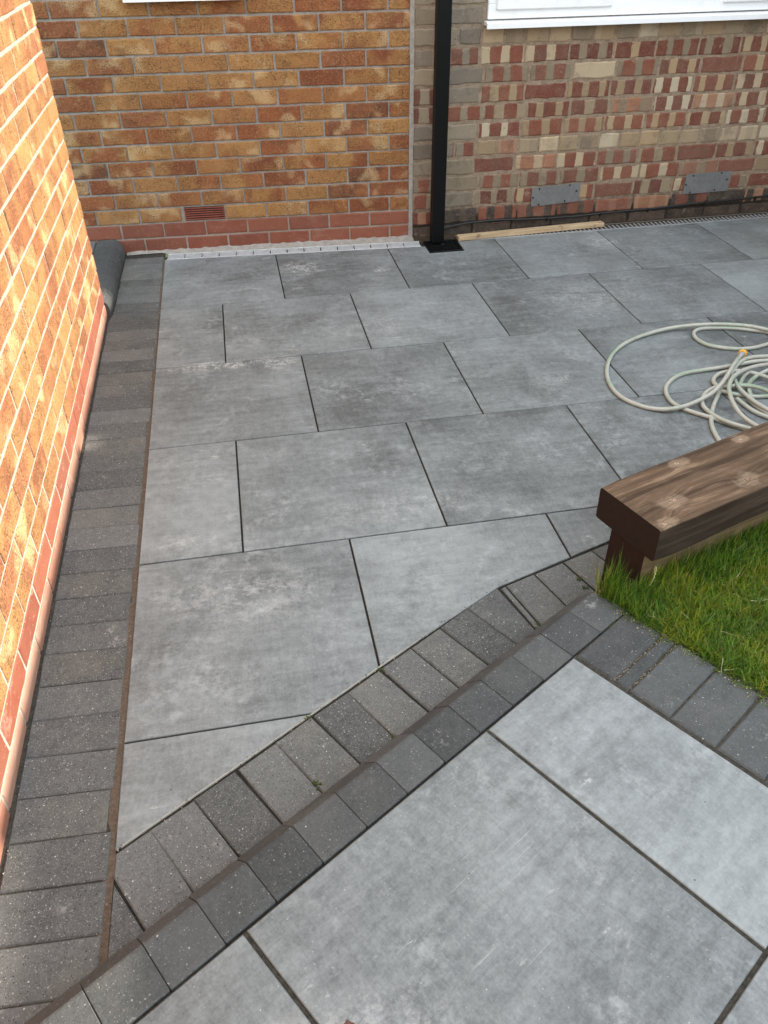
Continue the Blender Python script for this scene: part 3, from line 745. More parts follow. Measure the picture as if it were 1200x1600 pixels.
# unseen upper storey and house end, added to keep sun off the kerb
old.box((JX + .001, OLDY + .004, OZ0 + 31 * OP + .001), (14, OLDY + .11, 5.2), 0, 1); old.box((6.251, OLDY + .004, -.1), (14, OLDY + .11, OZ0 + 31 * OP), 0, 1)
i = list(range(len(old.v) - 24, len(old.v) - 16))
for f in ((0, 1, 5, 4), (3, 2, 6, 7), (1, 3, 7, 5), (2, 0, 4, 6), (4, 5, 7, 6), (2, 3, 1, 0)): old.face([i[k] for k in f], mi=1)
oo = (2.4, OLDY, 0)
wall2 = old.build('brick_wall', [M['old'], M['mortar_old']], None, oo); fix_normals(wall2)
thing(wall2, 'old wall of weathered bricks striped red and buff, under the long white window', 'wall')
wn = window(wall2, fr_o, 1.722, 3.60, 1.024, 2.25, [(1.775, 2.335, True), (2.385, 2.905, False), (2.955, 3.545, True)], .036, .05, 'w'); wn['label'] = 'long white window with two opening sashes'
# mortar fillet of the straight joint
mb = MB(); zz = 0
for k in range(26):
    z0_, z1_ = k * .1 - .01, (k + 1) * .1 - .01
    mb.box((JX - .0085 + ru(-.0012, .0012), wall_y(JX) - .002 + ru(-.001, .001), z0_), (JX + .0125 + ru(-.0015, .0015), wall_y(JX) + .03, z1_), .0)
o = mb.build('pointed_joint', M['mortar'], wall1, (JX, wall_y(JX), 0)); o['label'] = 'grey pointed straight joint at the wall end'
# zinc plates
def plate(u0, z0, wd, ht, tilt, lab, lean):
    m_ = MB(); ca_, sa_ = math.cos(tilt), math.sin(tilt)
    f = lambda p: fr_o(u0 + p[0] * ca_ - p[2] * sa_, p[1], z0 + p[0] * sa_ + p[2] * ca_ )
    m_.box((0, .0035, 0), (wd, .0055, ht), .0007, fr=f)
    pl_ = m_.build('metal_plate', M['plate'], wall2, f((wd / 2, .003, ht / 2))); fix_normals(pl_); pl_['label'] = lab
    for (a, b) in ((.16, .90), (.78, .93), (.93, .58), (.70, .10), (.16, .07), (.035, .48)):
        s_ = MB(); cx, cz = a * wd, b * ht; seg = 10
        A = s_.add([f((cx + .0052 * math.cos(6.2832 * k / seg), .0055, cz + .0052 * math.sin(6.2832 * k / seg))) for k in range(seg)])
        B = s_.add([f((cx + .0034 * math.cos(6.2832 * k / seg), .0085, cz + .0034 * math.sin(6.2832 * k / seg))) for k in range(seg)])
        for k in range(seg): s_.face([A[k], A[(k + 1) % seg], B[(k + 1) % seg], B[k]])
        s_.face(B); so = s_.build('screw', M['screw'], pl_, f((cx, .0055, cz))); fix_normals(so)
plate(2.040, .124, .282, .100, math.radians(2.4), 'grey plate nearer the downpipe', 0)
plate(2.952, .133, .278, .110, math.radians(.6), 'grey plate farther from the downpipe', 0)

# ---- sunlit left wall
wdir = Vector((WX(-3.3) - WX(-.61), -3.3 + .61)).normalized(); wn_ = Vector((-wdir.y, wdir.x))
OW = Vector((WX(-.61), -.61))
def fr_l(u, d, z): p = OW + wdir * u + wn_ * d; return (p.x, p.y, z)
# u runs from the far corner (0) towards the viewer
def fr_lm(u, d, z): return fr_l(5.2 - u, d, z)       # mirrored so that the corner is the anchored end
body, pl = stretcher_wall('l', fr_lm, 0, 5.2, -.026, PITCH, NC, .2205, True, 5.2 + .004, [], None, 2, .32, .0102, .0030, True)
# return face bricks at the corner (headers seen end-on from the far side)
def fr_r(u, d, z): p = OW - wn_ * u - wdir * d; return (p.x, p.y, z)
lo = (OW.x, OW.y, 0)
wall3 = body.build('brick_wall', [M['brindle'], mat_mortar('buff_mortar', (.27, .235, .20), (.37, .33, .285))], None, lo); fix_normals(wall3)
thing(wall3, 'golden brick wall in bright sunlight running along the paver course', 'wall')
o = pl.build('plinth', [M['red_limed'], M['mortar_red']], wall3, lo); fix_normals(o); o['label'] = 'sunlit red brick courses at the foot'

# ------------------------------------------------------------------ added fence, unseen beyond the right edge, that shades the patio
fo = empty('added_shade_fence', (4.0, -3.0, 0)); thing(fo, 'unseen close-boarded timber fence added to shade the patio', 'fence')
for i in range(7):
    y0_ = .10 - i * 1.55
    m_ = MB(); m_.box((3.95, y0_ - .1, -.05), (4.05, y0_, 1.76), .004); m_.build('post', M['fence'], fo, (4, y0_, 0))
    if i < 6:
        m_ = MB(); lo_ = .055 if i >= 2 else 0.0       # panels lowered so sun reaches the pavers by the wall
        for j in range(12):
            ya = y0_ - .1 - j * .1209
            m_.box((3.99 + (j % 2) * .012, ya - .1209 - .012 * 0, .02), (4.008 + (j % 2) * .012, ya, 1.796 - lo_), 0)
        m_.box((3.972, y0_ - 1.55, 1.797 - lo_), (4.04, y0_ - .1, 1.817 - lo_), .003)
        m_.build('panel', M['fence'], fo, (4, y0_ - .8, 0))

# ------------------------------------------------------------------ drains, downpipe, cable, batten
dx = Vector((1, -.0685)).normalized()
def fr_d(u, d, z): p = Vector((.022, .050)) + dx * u + Vector((-dx.y, dx.x)) * d; return (p.x, p.y, z)   # d: towards the wall
L_ = 1.362; Wd = .088
d = empty('channel_drain', fr_d(L_ / 2, .04, 0)); thing(d, 'pale galvanised channel drain grating along the red plinth', 'drain')
m_ = MB(); f = lambda p: fr_d(*p)
m_.box((0, .001, -.05), (L_, .075, -.012), 0, fr=f); o = m_.build('channel', M['dark'], d, fr_d(0, 0, -.05)); fix_normals(o)
m_ = MB()
m_.box((0, .001, -.02), (L_, .009, .001), .0008, fr=f); m_.box((0, Wd - .010, -.02), (L_, Wd - .002, .001), .0008, fr=f)
n_ = 15; cw = L_ / n_
for i in range(n_ + 1):
    a = i * cw; m_.box((max(0, a - .0085), .009, -.012), (min(L_, a - .0032), Wd - .010, .0005), .0007, fr=f) if i else None
    m_.box((a + .0032, .009, -.012), (min(L_, a + .0085), Wd - .010, .0005), .0007, fr=f) if i < n_ else None
    if i < n_:
        for j in range(4):                            # wavy bars in each cell
            yy = .0205 + j * .0158; top = []; bot = []
            for s_ in range(9):
                t = s_ / 8; a_ = a + .0095 + (cw - .019) * t; wv = .0030 * math.sin(t * 6.2832 + (i % 2) * 3.14)
                top.append(fr_d(a_, yy + .0040 + wv, .0002)); bot.append(fr_d(a_, yy - .0040 + wv, .0002))
            ia, ib = m_.add(top), m_.add(bot); ic = m_.add([(p[0], p[1], p[2] - .008) for p in top]); idd = m_.add([(p[0], p[1], p[2] - .008) for p in bot])
            for s_ in range(8): m_.face([ib[s_], ib[s_ + 1], ia[s_ + 1], ia[s_]]); m_.face([idd[s_], idd[s_ + 1], ib[s_ + 1], ib[s_]]); m_.face([ia[s_], ia[s_ + 1], ic[s_ + 1], ic[s_]])
o = m_.build('grating', M['galv'], d, fr_d(L_ / 2, 0, 0)); fix_normals(o)
# mortar haunch between drain and wall
m_ = MB(); N_ = 60; A = []; B = []; C = []
for i in range(N_):
    x = -.19 + i * (1.36 + .19) / (N_ - 1)
    yf = DRF(x) + .088 if x > .02 else .160
    A.append((x, yf, .001 + ru(-.001, .001))); B.append((x, (yf + wall_y(x)) / 2, .006 + ru(-.003, .004))); C.append((x, wall_y(x) + .006, .011 + ru(-.004, .008)))
ia, ib, ic = m_.add(A), m_.add(B), m_.add(C)
for i in range(N_ - 1): m_.face([ia[i], ia[i + 1], ib[i + 1], ib[i]], sm=True); m_.face([ib[i], ib[i + 1], ic[i + 1], ic[i]], sm=True)
struct(m_.build('mortar_fillet', M['mortar']))
# slotted drain in front of the old wall
d = empty('slot_drain', (3.0, .04, 0)); thing(d, 'grey slotted channel drain along the foot of the striped old wall', 'drain')
m_ = MB(); m_.box((1.60, -.004, -.06), (6.2, .093, -.014), 0); m_.build('channel', M['dark'], d, (3, .04, -.05))
m_ = MB(); m_.box((1.60, -.004, -.014), (6.2, .010, .001), .0008); m_.box((1.60, .083, -.014), (6.2, .093, .001), .0008)
x = 1.61
while x < 6.18:
    m_.box((x, .010, -.012), (x + .0105, .083, -.0008), .0008); x += .0262
o = m_.build('grating', M['galvd'], d, (3, .04, 0)); fix_normals(o)
# dark soil strip between the slot drain and the old wall
m_ = MB(); m_.face(m_.add([(1.36, .02, -.006), (6.2, .0935, -.006), (6.2, .115, .004), (1.36, .115, .004)])); struct(m_.build('soil_strip', M['soil']))
# gully grate
gx0, gx1, gy0, gy1 = 1.406, 1.590, -.150, .016
d = empty('gully_grate', ((gx0 + gx1) / 2, (gy0 + gy1) / 2, 0)); thing(d, 'square black grid over the gully under the downpipe', 'drain grate')
m_ = MB(); m_.box((gx0, gy0, -.06), (gx1, gy1, -.03), 0); m_.build('gully_pot', M['dark'], d, (gx0, gy0, -.06))
m_ = MB(); b = .012
m_.box((gx0, gy0, -.03), (gx1, gy0 + b, .004), .002); m_.box((gx0, gy1 - b, -.03), (gx1, gy1, .008), .002)
m_.box((gx0, gy0 + b, -.03), (gx0 + b, gy1 - b, .0045), .002); m_.box((gx1 - b, gy0 + b, -.03), (gx1, gy1 - b, .0045), .002)
for i in range(1, 9): xx = gx0 + (gx1 - gx0) * i / 9; m_.box((xx - .0026, gy0 + b, -.015), (xx + .0026, gy1 - b, .0015), .0008)
for i in range(1, 8): yy = gy0 + (gy1 - gy0) * i / 8; m_.box((gx0 + b, yy - .0026, -.015), (gx1 - b, yy + .0026, .0008), .0008)
o = m_.build('grid', M['black'], d, (gx0, gy0, 0)); fix_normals(o)
# square downpipe
dp = empty('downpipe', (1.476, -.002, .004)); thing(dp, 'black square rainwater downpipe standing on the gully grate', 'downpipe')
m_ = MB(); m_.box((1.443, -.035, .004), (1.510, .031, 2.62), .005); o = m_.build('pipe', M['black'], dp, (1.476, 0, .004))
for zc in (1.72, 2.5):
    m_ = MB(); m_.box((1.438, -.040, zc), (1.515, .036, zc + .03), .003); m_.box((1.462, .036, zc), (1.49, .108, zc + .03), .002); m_.box((1.40, .092, zc - .01), (1.555, .104, zc + .04), .002)
    o = m_.build('bracket', M['black'], dp, (1.476, 0, zc))
# cable
cp = [(1.515, .098, .030), (1.56, .098, .044), (1.60, .0965, .052), (1.66, .097, .060), (1.74, .097, .064), (1.86, .0975, .066), (1.98, .097, .060), (2.14, .0965, .056), (2.30, .097, .055), (2.46, .0965, .061), (2.60, .097, .064), (2.75, .0965, .066), (2.92, .097, .073), (3.10, .0965, .080), (3.3, .097, .085), (3.55, .097, .092), (4.2, .097, .10), (5.5, .097, .10)]
def spline(P, n=8, closed=False):
    P = [Vector(p) for p in P]; out = []
    for i in range(len(P) - 1):
        p0, p1, p2, p3 = P[max(i - 1, 0)], P[i], P[i + 1], P[min(i + 2, len(P) - 1)]
        for k in range(n):
            t = k / n; out.append(.5 * ((2 * p1) + (p2 - p0) * t + (2 * p0 - 5 * p1 + 4 * p2 - p3) * t * t + (3 * p1 - p0 - 3 * p2 + p3) * t ** 3))
    out.append(P[-1]); return out
m_ = MB(); m_.tube(spline(cp, 6), .0062, 8)
cb = m_.build('cable', M['cable'], None, (1.6, .1, .05)); thing(cb, 'black cable clipped low along the striped old wall', 'cable')
for (x_, z_) in ((2.14, .056), (2.46, .061), (2.75, .066), (3.10, .080), (3.42, .088)):
    m_ = MB(); m_.box((x_ - .004, .088, z_ - .0095), (x_ + .004, .104, z_ + .0072), .0012); m_.box((x_ - .0035, .092, z_ - .017), (x_ + .0035, .103, z_ - .008), .0015)
    m_.build('clip', M['screw'], cb, (x_, .1, z_))
# timber batten
ba, bb = Vector((1.598, -.012)), Vector((2.468, .040)); bd = (bb - ba).normalized(); bn = Vector((-bd.y, bd.x)); BL = (bb - ba).length
m_ = MB(); m_.box((0, 0, .0), (BL, .044, .022), .0016)
bat = m_.build('timber_batten', M['batten']); thing(bat, 'offcut of pale raw timber lying on the drain beside the downpipe', 'timber')
bat.location = (ba.x, ba.y, .0025); bat.rotation_euler = (0, 0, math.atan2(bd.y, bd.x))

# ------------------------------------------------------------------ timber sleeper bench
SA = math.radians(18.8); sd = Vector((math.cos(SA), math.sin(SA))); sc = Vector((-sd.y, sd.x))
sb = empty('sleeper_bench', (*(sd * .30 + sc * -3.06), 0)); sb.rotation_euler = (0, 0, SA)
thing(sb, 'low bench of dark brown stained timber sleepers beside the grass', 'bench')
def wob_beam(name, mats, x0, x1, y0, y1, z0, z1, bev, parent, tan_side=False):
    """long beam, sections along x, slightly uneven arrises; local frame of parent"""
    m_ = MB(); n = 46; rings = []
    for i in range(n + 1):
        x = x0 + (x1 - x0) * i / n; J = lambda s_, a=.0016: a * mnoise.noise(Vector((x * 5, s_ * 7.3, 1.7))) * 2 + a * .7 * mnoise.noise(Vector((x * 23, s_ * 3.1, 4.2)))
        b = bev
        pts = [(y0 + b, z0), (y1 - b, z0), (y1, z0 + b), (y1, z1 - b), (y1 - b * .4, z1 - b * .35), (y1 - b, z1), (y0 + b, z1), (y0 + b * .4, z1 - b * .35), (y0, z1 - b), (y0, z0 + b)]
        ins = .003 if i in (0, n) else 0
        cy, cz = (y0 + y1) / 2, (z0 + z1) / 2
        rings.append(m_.add([(x, y + J(k + 1) - ins * (1 if y > cy else -1), z + J(k + 20) - ins * (1 if z > cz else -1)) for k, (y, z) in enumerate(pts)]))
    K = 10
    for i in range(n):
        for k in range(K):
            k2 = (k + 1) % K
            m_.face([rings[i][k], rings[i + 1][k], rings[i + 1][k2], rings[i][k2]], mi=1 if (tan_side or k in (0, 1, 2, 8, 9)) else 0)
    m_.face(rings[0], mi=0 if tan_side else 2); m_.face(rings[-1][::-1], mi=0)
    me_o = m_.build(name, mats); fix_normals(me_o); me_o.parent = parent; return me_o
knots = [(.105, -.035, .016), (.235, .078, .013), (.335, -.062, .016), (.47, .075, .010), (.03, -.085, .012), (.75, .03, .018), (1.05, -.05, .016)]
kx = NT('end_grain'); vv = kx.n('TexCoord').outputs['Object']; gg = kx.noise(vv, 60, 4, .7)
kp = kx.sep(vv); kr = kx.math('SQRT', kx.math('ADD', kx.math('POWER', kx.math('SUBTRACT', kp[1], .03), 2.0), kx.math('POWER', kx.math('SUBTRACT', kp[2], .10), 2.0)), 0)
krg = kx.ramp(kx.math('SINE', kx.math('MULTIPLY', kx.math('ADD', kr, kx.math('MULTIPLY', gg, .006)), 900.0), 0), -.2, .9)
ked = kx.mix(krg, (.010, .0055, .004), (.030, .017, .012))
kx.set(Base_Color=kx.mix(.5, ked, kx.mix(gg, (.010, .0055, .004), (.036, .020, .014))), Roughness=.85, Specular_IOR_Level=.25, Normal=kx.bump(gg, .3, .002))
kd = NT('red_brown_stain'); vv = kd.n('TexCoord').outputs['Object']; gg = kd.noise(vv, 40, 5, .7)
kd.set(Base_Color=kd.mix(gg, (.013, .0055, .004), (.030, .013, .009)), Roughness=.8, Specular_IOR_Level=.25, Normal=kd.bump(gg, .4, .003))
wood = mat_stainedwood('stained_sleeper', knots)
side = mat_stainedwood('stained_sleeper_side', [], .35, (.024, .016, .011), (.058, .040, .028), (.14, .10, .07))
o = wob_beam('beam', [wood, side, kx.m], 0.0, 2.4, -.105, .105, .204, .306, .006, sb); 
o = wob_beam('base', [kd.m, M['tan'], kd.m], .004, 2.4, -.076, .047, -.01, .212, .004, sb, True); o['label'] = 'narrower sleeper underneath, stained at the end and bare tan along the side'

# ------------------------------------------------------------------ garden hose
HR = .0080
def hp(lst, z): 
    n = len(lst); zz = z if hasattr(z, '__len__') else [z]
    out = []
    for i, (x, y) in enumerate(lst):
        t = i / max(1, n - 1) * (len(zz) - 1); k = min(int(t), len(zz) - 2) if len(zz) > 1 else 0
        zv = zz[0] if len(zz) == 1 else zz[k] + (zz[k + 1] - zz[k]) * (t - k)
        out.append(U(930 + x / 4.4444, 490 + y / 4.4444, HR + zv * 2 * HR))
    return out
strands = []
S1 = hp([(1012, 292), (985, 322), (940, 390), (900, 455), (850, 517), (790, 565), (700, 612), (600, 648), (500, 664), (400, 660), (300, 636), (200, 592), (130, 532), (88, 455), (82, 380), (108, 300), (172, 230), (270, 175), (400, 130), (520, 101), (650, 83), (800, 74), (950, 76), (1080, 88), (1200, 112)], [1.6, 2.0, 1.8, 1.1, .6, 0, 0, 0, 0, 0, .3, .9, .9, 1])
E1 = [U(1215, 517, .02), U(1235, 524, .02), U(1232, 536, .015)]
S2 = hp([(1290, 170), (1200, 130), (1100, 116), (950, 101), (800, 100), (725, 108), (688, 128), (690, 158), (724, 190), (792, 220), (900, 239), (1000, 245), (1080, 240), (1150, 226), (1215, 205), (1330, 160)], [.3, 0, 0, 0, 0, 0, 0])
S3 = hp([(1400, 320), (1200, 325), (1100, 334), (1000, 351), (900, 370), (750, 392), (625, 414), (545, 450), (495, 503), (495, 560), (530, 612), (600, 656), (700, 692), (800, 722), (900, 757), (1000, 788), (1080, 812)], [.4, .4, .2, 0, 0, 0, 0, 0, 0])
S4 = hp([(1400, 290), (1200, 296), (1100, 302), (1035, 318), (990, 352), (955, 402), (925, 440), (905, 470)], [.9, 1, 1, 1, .6, .4])
S5 = hp([(1220, 545), (1150, 518), (1080, 502), (1000, 498), (920, 505), (870, 505), (835, 492), (820, 462), (845, 428), (900, 406), (970, 398), (1060, 405), (1140, 425), (1230, 455)], [1, 1, .8, .3, .2, .3, .8, .9, .6])
S6 = hp([(1420, 320), (1300, 338), (1200, 352), (1100, 370), (1020, 398), (960, 440), (932, 495), (934, 555), (960, 625), (1005, 692), (1060, 742), (1140, 790)], [1.5, 1.6, 1.8, 2.2, 2.2, 1.8, 1.2, .8])
S7 = hp([(955, 430), (972, 470), (1010, 528), (1075, 588), (1150, 640), (1240, 690)], [1.0, 1.1, 1.1, 1.0])
S8 = hp([(985, 590), (1045, 640), (1115, 685), (1220, 728)], [0, .1, 0])
S9 = hp([(905, 480), (860, 503), (815, 520), (770, 548), (745, 590), (750, 642), (800, 690), (870, 732), (960, 767), (1080, 800)], [.4, .5, .3, .2, .6, .4])
S10 = hp([(905, 455), (880, 505), (858, 555), (822, 640), (806, 715), (812, 785), (850, 865), (890, 920)], [0, 0, 0, 0])
S11 = hp([(865, 535), (950, 556), (1040, 570), (1120, 577), (1230, 572)], [.1, 0, 0])
S13 = hp([(1270, 372), (1180, 402), (1100, 450), (1065, 500), (1080, 570)], [1.2, .4, 0]); S14 = hp([(1060, 408), (1030, 440), (1008, 486), (1000, 520)], [.9, .4, 0])
S15 = hp([(1000, 600), (1060, 655), (1130, 700), (1230, 738)], [.0, .0])
S16 = hp([(1060, 590), (1130, 650), (1230, 710)], [.3, .3])
m_ = MB()
for st in (S1 + E1, S2, S3, S4, S5, S6, S7, S8, S9, S10, S11, S13, S14, S16):
    m_.tube(spline(st, 7), HR, 12)
hz = m_.build('garden_hose', M['hose'], None, tuple(U(1150, 590))); thing(hz, 'coiled grey green garden hose heaped on the slabs behind the bench', 'hose')
c0 = S1[0]; c1 = U(930 + 1056 / 4.4444, 490 + 232 / 4.4444, HR + 2.5 * HR); ax = (c1 - c0).normalized()
m_ = MB(); pts = [c0 - ax * .004, c0 + ax * .006, c0 + ax * .0061, c0 + ax * .016]; m_.tube(pts, .01, 14, rad=[.0085, .0098, .0115, .0125])
con = m_.build('connector', M['greyplastic'], hz, tuple(c0)); con['label'] = 'yellow and grey snap connector'
m_ = MB(); pts = [c0 + ax * .0155, c0 + ax * .018, c0 + ax * .034, c0 + ax * .037, c0 + ax * .0371]
m_.tube(pts, .014, 16, rad=[.0150, .0168, .0162, .0140, .009]); m_.build('collar', M['yellow'], con, tuple(c0 + ax * .016))

# ------------------------------------------------------------------ grass
def sleeper_side(x, y): return sc.x * x + sc.y * y       # < -3.136 is the grass side
GE0 = Vector(RP(-.206, 0)); GE1 = Vector(RP(-.206, 1.0)); gd = (GE1 - GE0).normalized(); gn = Vector((-gd.y, gd.x))   # gn points to the grass
if gn.x < 0: gn = -gn
mb = MB(); pr = [GE0 + gd * -.02 + gn * .001, GE0 + gd * 1.1 + gn * .001, GE0 + gd * 1.1 + gn * 2.6, GE0 + gd * -1.0 + gn * 2.6]
pr = [Vector(q) for q in clip([(p.x, p.y) for p in pr], -sc.x, -sc.y, 3.08)]
i = mb.add([(p.x, p.y, .078) for p in pr]); mb.face(i); i = mb.add([(p.x, p.y, -.05) for p in pr] + [(p.x, p.y, .078) for p in pr])
n_ = len(pr)
for k in range(n_): mb.face([i[k], i[(k + 1) % n_], i[n_ + (k + 1) % n_], i[n_ + k]])
struct(mb.build('soil', M['soil']), 'dark soil under the grass', 'soil')
gv, gf, gcol = [], [], []
GC = [(.105, .235, .016), (.155, .300, .020), (.045, .115, .010), (.215, .325, .026), (.110, .25, .025), (.28, .32, .03), (.055, .15, .015)]
DC = [(.36, .30, .14), (.28, .22, .08), (.22, .21, .06)]
def blade(x, y, z, h, lean, az, wd, col, n=4):
    ca_, sa_ = math.cos(az), math.sin(az); px, py = -sa_, ca_; b0 = len(gv); tw = ru(-.8, .8)
    for k in range(n):
        t = k / n; r = lean * t * t; zz = z + h * t * (1 - .35 * t * abs(lean) / (h + 1e-6) * .6)
        ww = wd * (1 - t * .75) * .5; qx, qy = px * math.cos(tw * t) - py * math.sin(tw * t), px * math.sin(tw * t) + py * math.cos(tw * t)
        gv.append((x + ca_ * r + qx * ww, y + sa_ * r + qy * ww, zz)); gv.append((x + ca_ * r - qx * ww, y + sa_ * r - qy * ww, zz))
    gv.append((x + ca_ * lean, y + sa_ * lean, max(z + .006, z + h * (1 - .35 * abs(lean) / (h + 1e-6) * .6))))
    for k in range(n - 1): gf.append((b0 + 2 * k, b0 + 2 * k + 1, b0 + 2 * k + 3, b0 + 2 * k + 2)); gcol.append(col)
    gf.append((b0 + 2 * n - 2, b0 + 2 * n - 1, b0 + 2 * n)); gcol.append(col)
def gcolor(x, y):
    q = mnoise.noise(Vector((x * 7, y * 7, 0))) * .5 + .5; q2 = mnoise.noise(Vector((x * 19, y * 19, 3))) * .5 + .5
    dry = .03 + .14 * max(0, q - .45) * 2 * q2
    if rnd() < dry: c = random.choice(DC)
    else:
        c = random.choice(GC); c = tuple(a * (1 - .35 * (1 - q)) for a in c)
        if q > .55: c = (c[0] * 1.35, c[1] * 1.08, c[2] * .9)
    s_ = ru(.75, 1.25); return tuple(a * s_ for a in c)
def scatter(n, a0, a1, b0, b1, near=True):
    k = 0; tries = 0
    while k < n and tries < n * 6:
        tries += 1
        a, b = ru(a0, a1), ru(b0, b1); p = GE0 + gd * a + gn * b; sv = sleeper_side(p.x, p.y)
        if sv > -3.137 and p.x > 1.25: continue
        if sv > -3.10: continue
        dwall = -3.137 - sv
        h = ru(.022, .055) * (1.0 + .9 * math.exp(-dwall / .05)) * (.75 + .5 * (mnoise.noise(Vector((p.x * 9, p.y * 9, 8))) * .5 + .5))
        blade(p.x, p.y, .077, h, ru(.008, .05) * ru(.5, 1.2), ru(0, 6.2832), ru(.0016, .0040), gcolor(p.x, p.y), 4); k += 1
scatter(24000, -.25, .42, 0.0, .62)
scatter(7000, .42, 1.0, 0, .8); scatter(9000, -.9, .42, .62, 1.6)
for k in range(700):                                   # long blades at the edge, flopping over the pavers
    a = ru(-.02, .45); p = GE0 + gd * a + gn * ru(-.004, .03)
    if sleeper_side(p.x, p.y) > -3.137: continue
    az = math.atan2(-gn.y, -gn.x) + ru(-1.3, 1.3); blade(p.x, p.y, .085, ru(.012, .04), ru(.015, .05), az, ru(.0014, .0026), gcolor(p.x, p.y), 4)
for k in range(260):                                   # tuft at the foot of the sleeper end
    q = sd * (.285 + ru(-.012, .10)) + sc * (-3.137 - abs(random.gauss(.012, .018))); az = ru(0, 6.2832) if rnd() < .35 else math.radians(200) + ru(-1.5, 1.5)
    blade(q.x, q.y, .08, ru(.02, .060), ru(.03, .105), az, ru(.0012, .0022), gcolor(q.x, q.y) if rnd() < .8 else (.05, .10, .03), 5)
for k in range(60):                                    # pale dry clippings
    p = GE0 + gd * ru(0, .5) + gn * ru(-.01, .4)
    if sleeper_side(p.x, p.y) > -3.14: continue
    blade(p.x, p.y, ru(.09, .115), ru(.001, .012), ru(.03, .07), ru(0, 6.28), ru(.0018, .003), random.choice([(.50, .44, .26), (.42, .36, .18), (.45, .45, .25)]), 3)
me = bpy.data.meshes.new('grass'); me.from_pydata(gv, [], gf); me.materials.append(M['grass'])
at = me.attributes.new('ca', 'FLOAT_COLOR', 'FACE'); fl = []
for c in gcol: fl += [c[0], c[1], c[2], 1.0]
at.data.foreach_set('color', fl)
go = bpy.data.objects.new('grass', me); COL.objects.link(go)
thing(go, 'lush green grass with dry stalks beside the sleeper bench', 'grass', kind='stuff')

# ---- seed heads
def seed_head(base, tip, label, col, nseed=11):
    m_ = MB(); base, tip = Vector(base), Vector(tip); mid = (base + tip) / 2 + Vector((.006, -.004, .008)); P = spline([base, mid, tip], 8)
    m_.tube(P, .0007, 5)
    st = int(len(P) * .35)
    for i in range(st, len(P)):
        p = P[i]; t = (P[min(i + 1, len(P) - 1)] - P[i - 1]).normalized(); sdv = t.cross(Vector((0, .6, .8))).normalized() * (1 if i % 2 else -1)
        q = p + sdv * .0028 + t * .002; m_.tube([q - t * .0035 - sdv * .001, q, q + t * .0045], .001, 6, rad=[.0005, .0019, .0004])
    o = m_.build('grass_seed_head', col, None, tuple(base)); thing(o, label, 'seed head'); return o
k_ = simple('pale_seed', (.50, .50, .26), .7); k2 = simple('green_seed', (.16, .22, .07), .7)
seed_head(U(1006, 928, .09), U(1024, 888, .15), 'pale cream seed head in front of the bench end', k_)
seed_head(U(1148, 832, .12), U(1168, 797, .20), 'greenish seed head leaning on the long side of the sleeper', k2)

# ---- dry leaf on the raised patio
p = U(547, 1606, HZ + .003); m_ = MB(); n = 9; A = []; B = []
for i in range(n):
    t = i / (n - 1); wd = .005 * math.sin(math.pi * min(1, t * 1.05 + .03)) * (1 + .3 * math.sin(i * 2.4)); x_ = -.013 + .026 * t
    A.append((p.x + x_, p.y + wd + .004 * math.sin(t * 4), p.z + .004 * math.sin(t * 5) ** 2 + .004)); B.append((p.x + x_, p.y - wd + .004 * math.sin(t * 4), p.z + .002))
ia, ib = m_.add(A), m_.add(B)
for i in range(n - 1): m_.face([ib[i], ib[i + 1], ia[i + 1], ia[i]])
thing(m_.build('dry_leaf', M['leaf'], None, tuple(p)), 'small dry brown leaf on the pale slab at the bottom edge', 'leaf')

# ------------------------------------------------------------------ loose grit and moss in the joints
def crumbs(name, spots, mats, label, cat):
    m_ = MB()
    for (x, y, z, r, mi) in spots:
        n1 = 5; a0 = ru(0, 6.28); hh = r * ru(.5, .9)
        A = m_.add([(x + r * ru(.7, 1.2) * math.cos(a0 + 6.2832 * k / n1), y + r * ru(.7, 1.2) * math.sin(a0 + 6.2832 * k / n1), z - .0006) for k in range(n1)])
        B = m_.add([(x + r * .6 * math.cos(a0 + .4 + 6.2832 * k / n1), y + r * .6 * math.sin(a0 + .4 + 6.2832 * k / n1), z + hh * ru(.6, 1)) for k in range(n1)]); T = m_.add([(x, y, z + hh * 1.1)])
        for k in range(n1):
            k2 = (k + 1) % n1; m_.face([A[k], A[k2], B[k2], B[k]], mi=mi); m_.face([B[k], B[k2], T[0]], mi=mi)
    o = m_.build(name, mats); thing(o, label, cat, kind='stuff'); return o
G_ = []
for k in range(330):
    e = ru(-1.75, -.5); n = KF + abs(random.gauss(0, .012)) if rnd() < .5 else -2.818 + random.gauss(0, .004); p = EN(e, n)
    if p[0] > .03 and p[0] < 1.22: G_.append((p[0], p[1], .0005, ru(.0006, .0018), random.choice((0, 0, 1, 1, 2))))
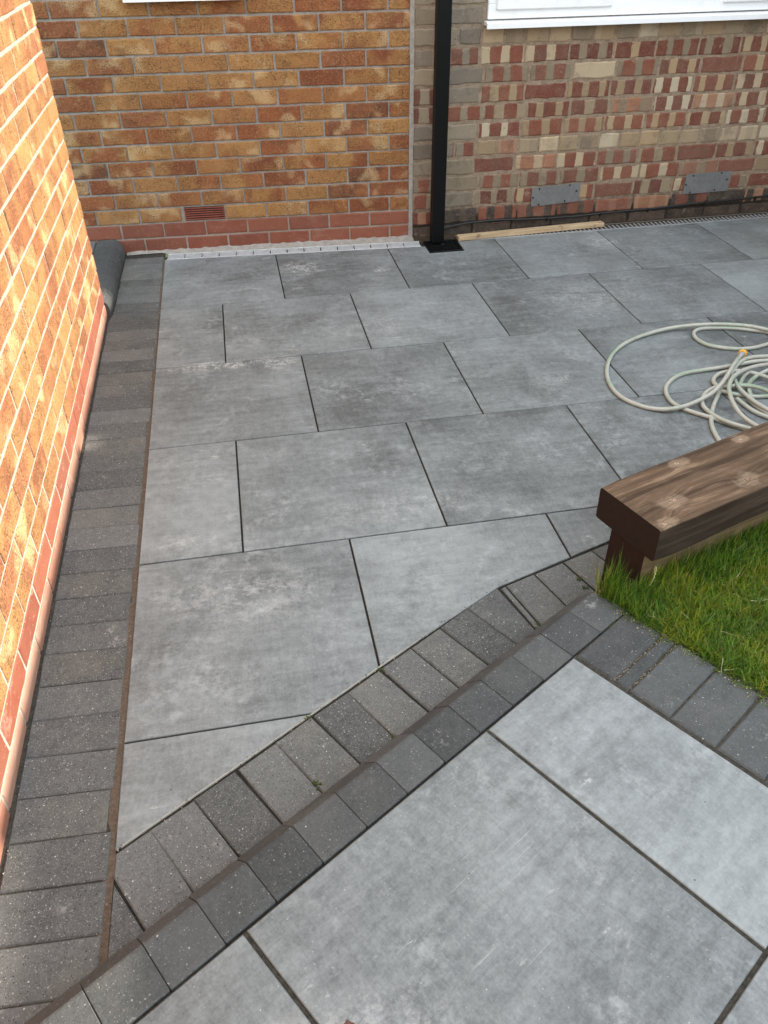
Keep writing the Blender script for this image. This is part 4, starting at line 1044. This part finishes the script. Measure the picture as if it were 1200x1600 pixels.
for k in range(300):
    y = ru(-3.4, .1); x = (LX(y) - abs(random.gauss(.006, .006))) if rnd() < .7 else (WX(min(y, -.62)) + .008 + abs(random.gauss(0, .006)))
    G_.append((x, y, .0002, ru(.0006, .0017), random.choice((0, 1, 1, 2))))
for k in range(420):
    p = GE0 + gd * ru(-.02, .5) - gn * abs(random.gauss(0, .014)); G_.append((p.x, p.y, HZ + .0008, ru(.0006, .0022), random.choice((0, 1, 1, 1, 2))))
for k in range(420):
    b_ = random.choice((.104, .140)) + random.gauss(0, .0016); p = RP(-ru(.01, .205), b_); G_.append((p[0], p[1], HZ - .0008, ru(.0005, .0013), random.choice((0, 1, 1, 3, 3))))
for k in range(140):
    x = ru(.05, 3.2); G_.append((x, -.03 - abs(random.gauss(0, .02)) - (.05 * x if x < 1.4 else .0) * 0, .0006, ru(.0006, .0016), random.choice((0, 1, 2))))
for k in range(90): G_.append((ru(.05, 2.4), ru(-2.7, -.1), .0006, ru(.0004, .0011), random.choice((0, 2, 2))))
crumbs('grit', G_, [simple('pale_grit', (.42, .36, .27), .9), simple('brown_grit', (.12, .085, .055), .95), simple('dark_grit', (.02, .017, .014), .95), simple('olive_sand', (.19, .165, .10), .95)], 'loose sand and crumbs of soil lying along the paving joints', 'grit')
Q_ = []
for (u, v, z) in ((617, 1152, 0), (494, 1223, 0), (497, 1228, 0), (840, 975, 0), (905, 905, 0), (915, 918, 0), (596, 1046, 0), (482, 1120, 0), (193, 393, 0), (196, 398, 0)):
    c_ = U(u, v, z)
    for k in range(16): Q_.append((c_.x + random.gauss(0, .005), c_.y + random.gauss(0, .005), .0005, ru(.001, .0028), random.choice((0, 0, 1))))
for k in range(60):
    b_ = random.choice((.104, .140, .0)) + random.gauss(0, .002); p = RP(-ru(.12, .208), b_); Q_.append((p[0], p[1], HZ + .0002, ru(.0008, .002), random.choice((0, 1))))
crumbs('moss', Q_, [simple('green_moss', (.045, .075, .012), .95), simple('olive_moss', (.085, .09, .025), .95)], 'tiny cushions of green moss in the block joints', 'moss')
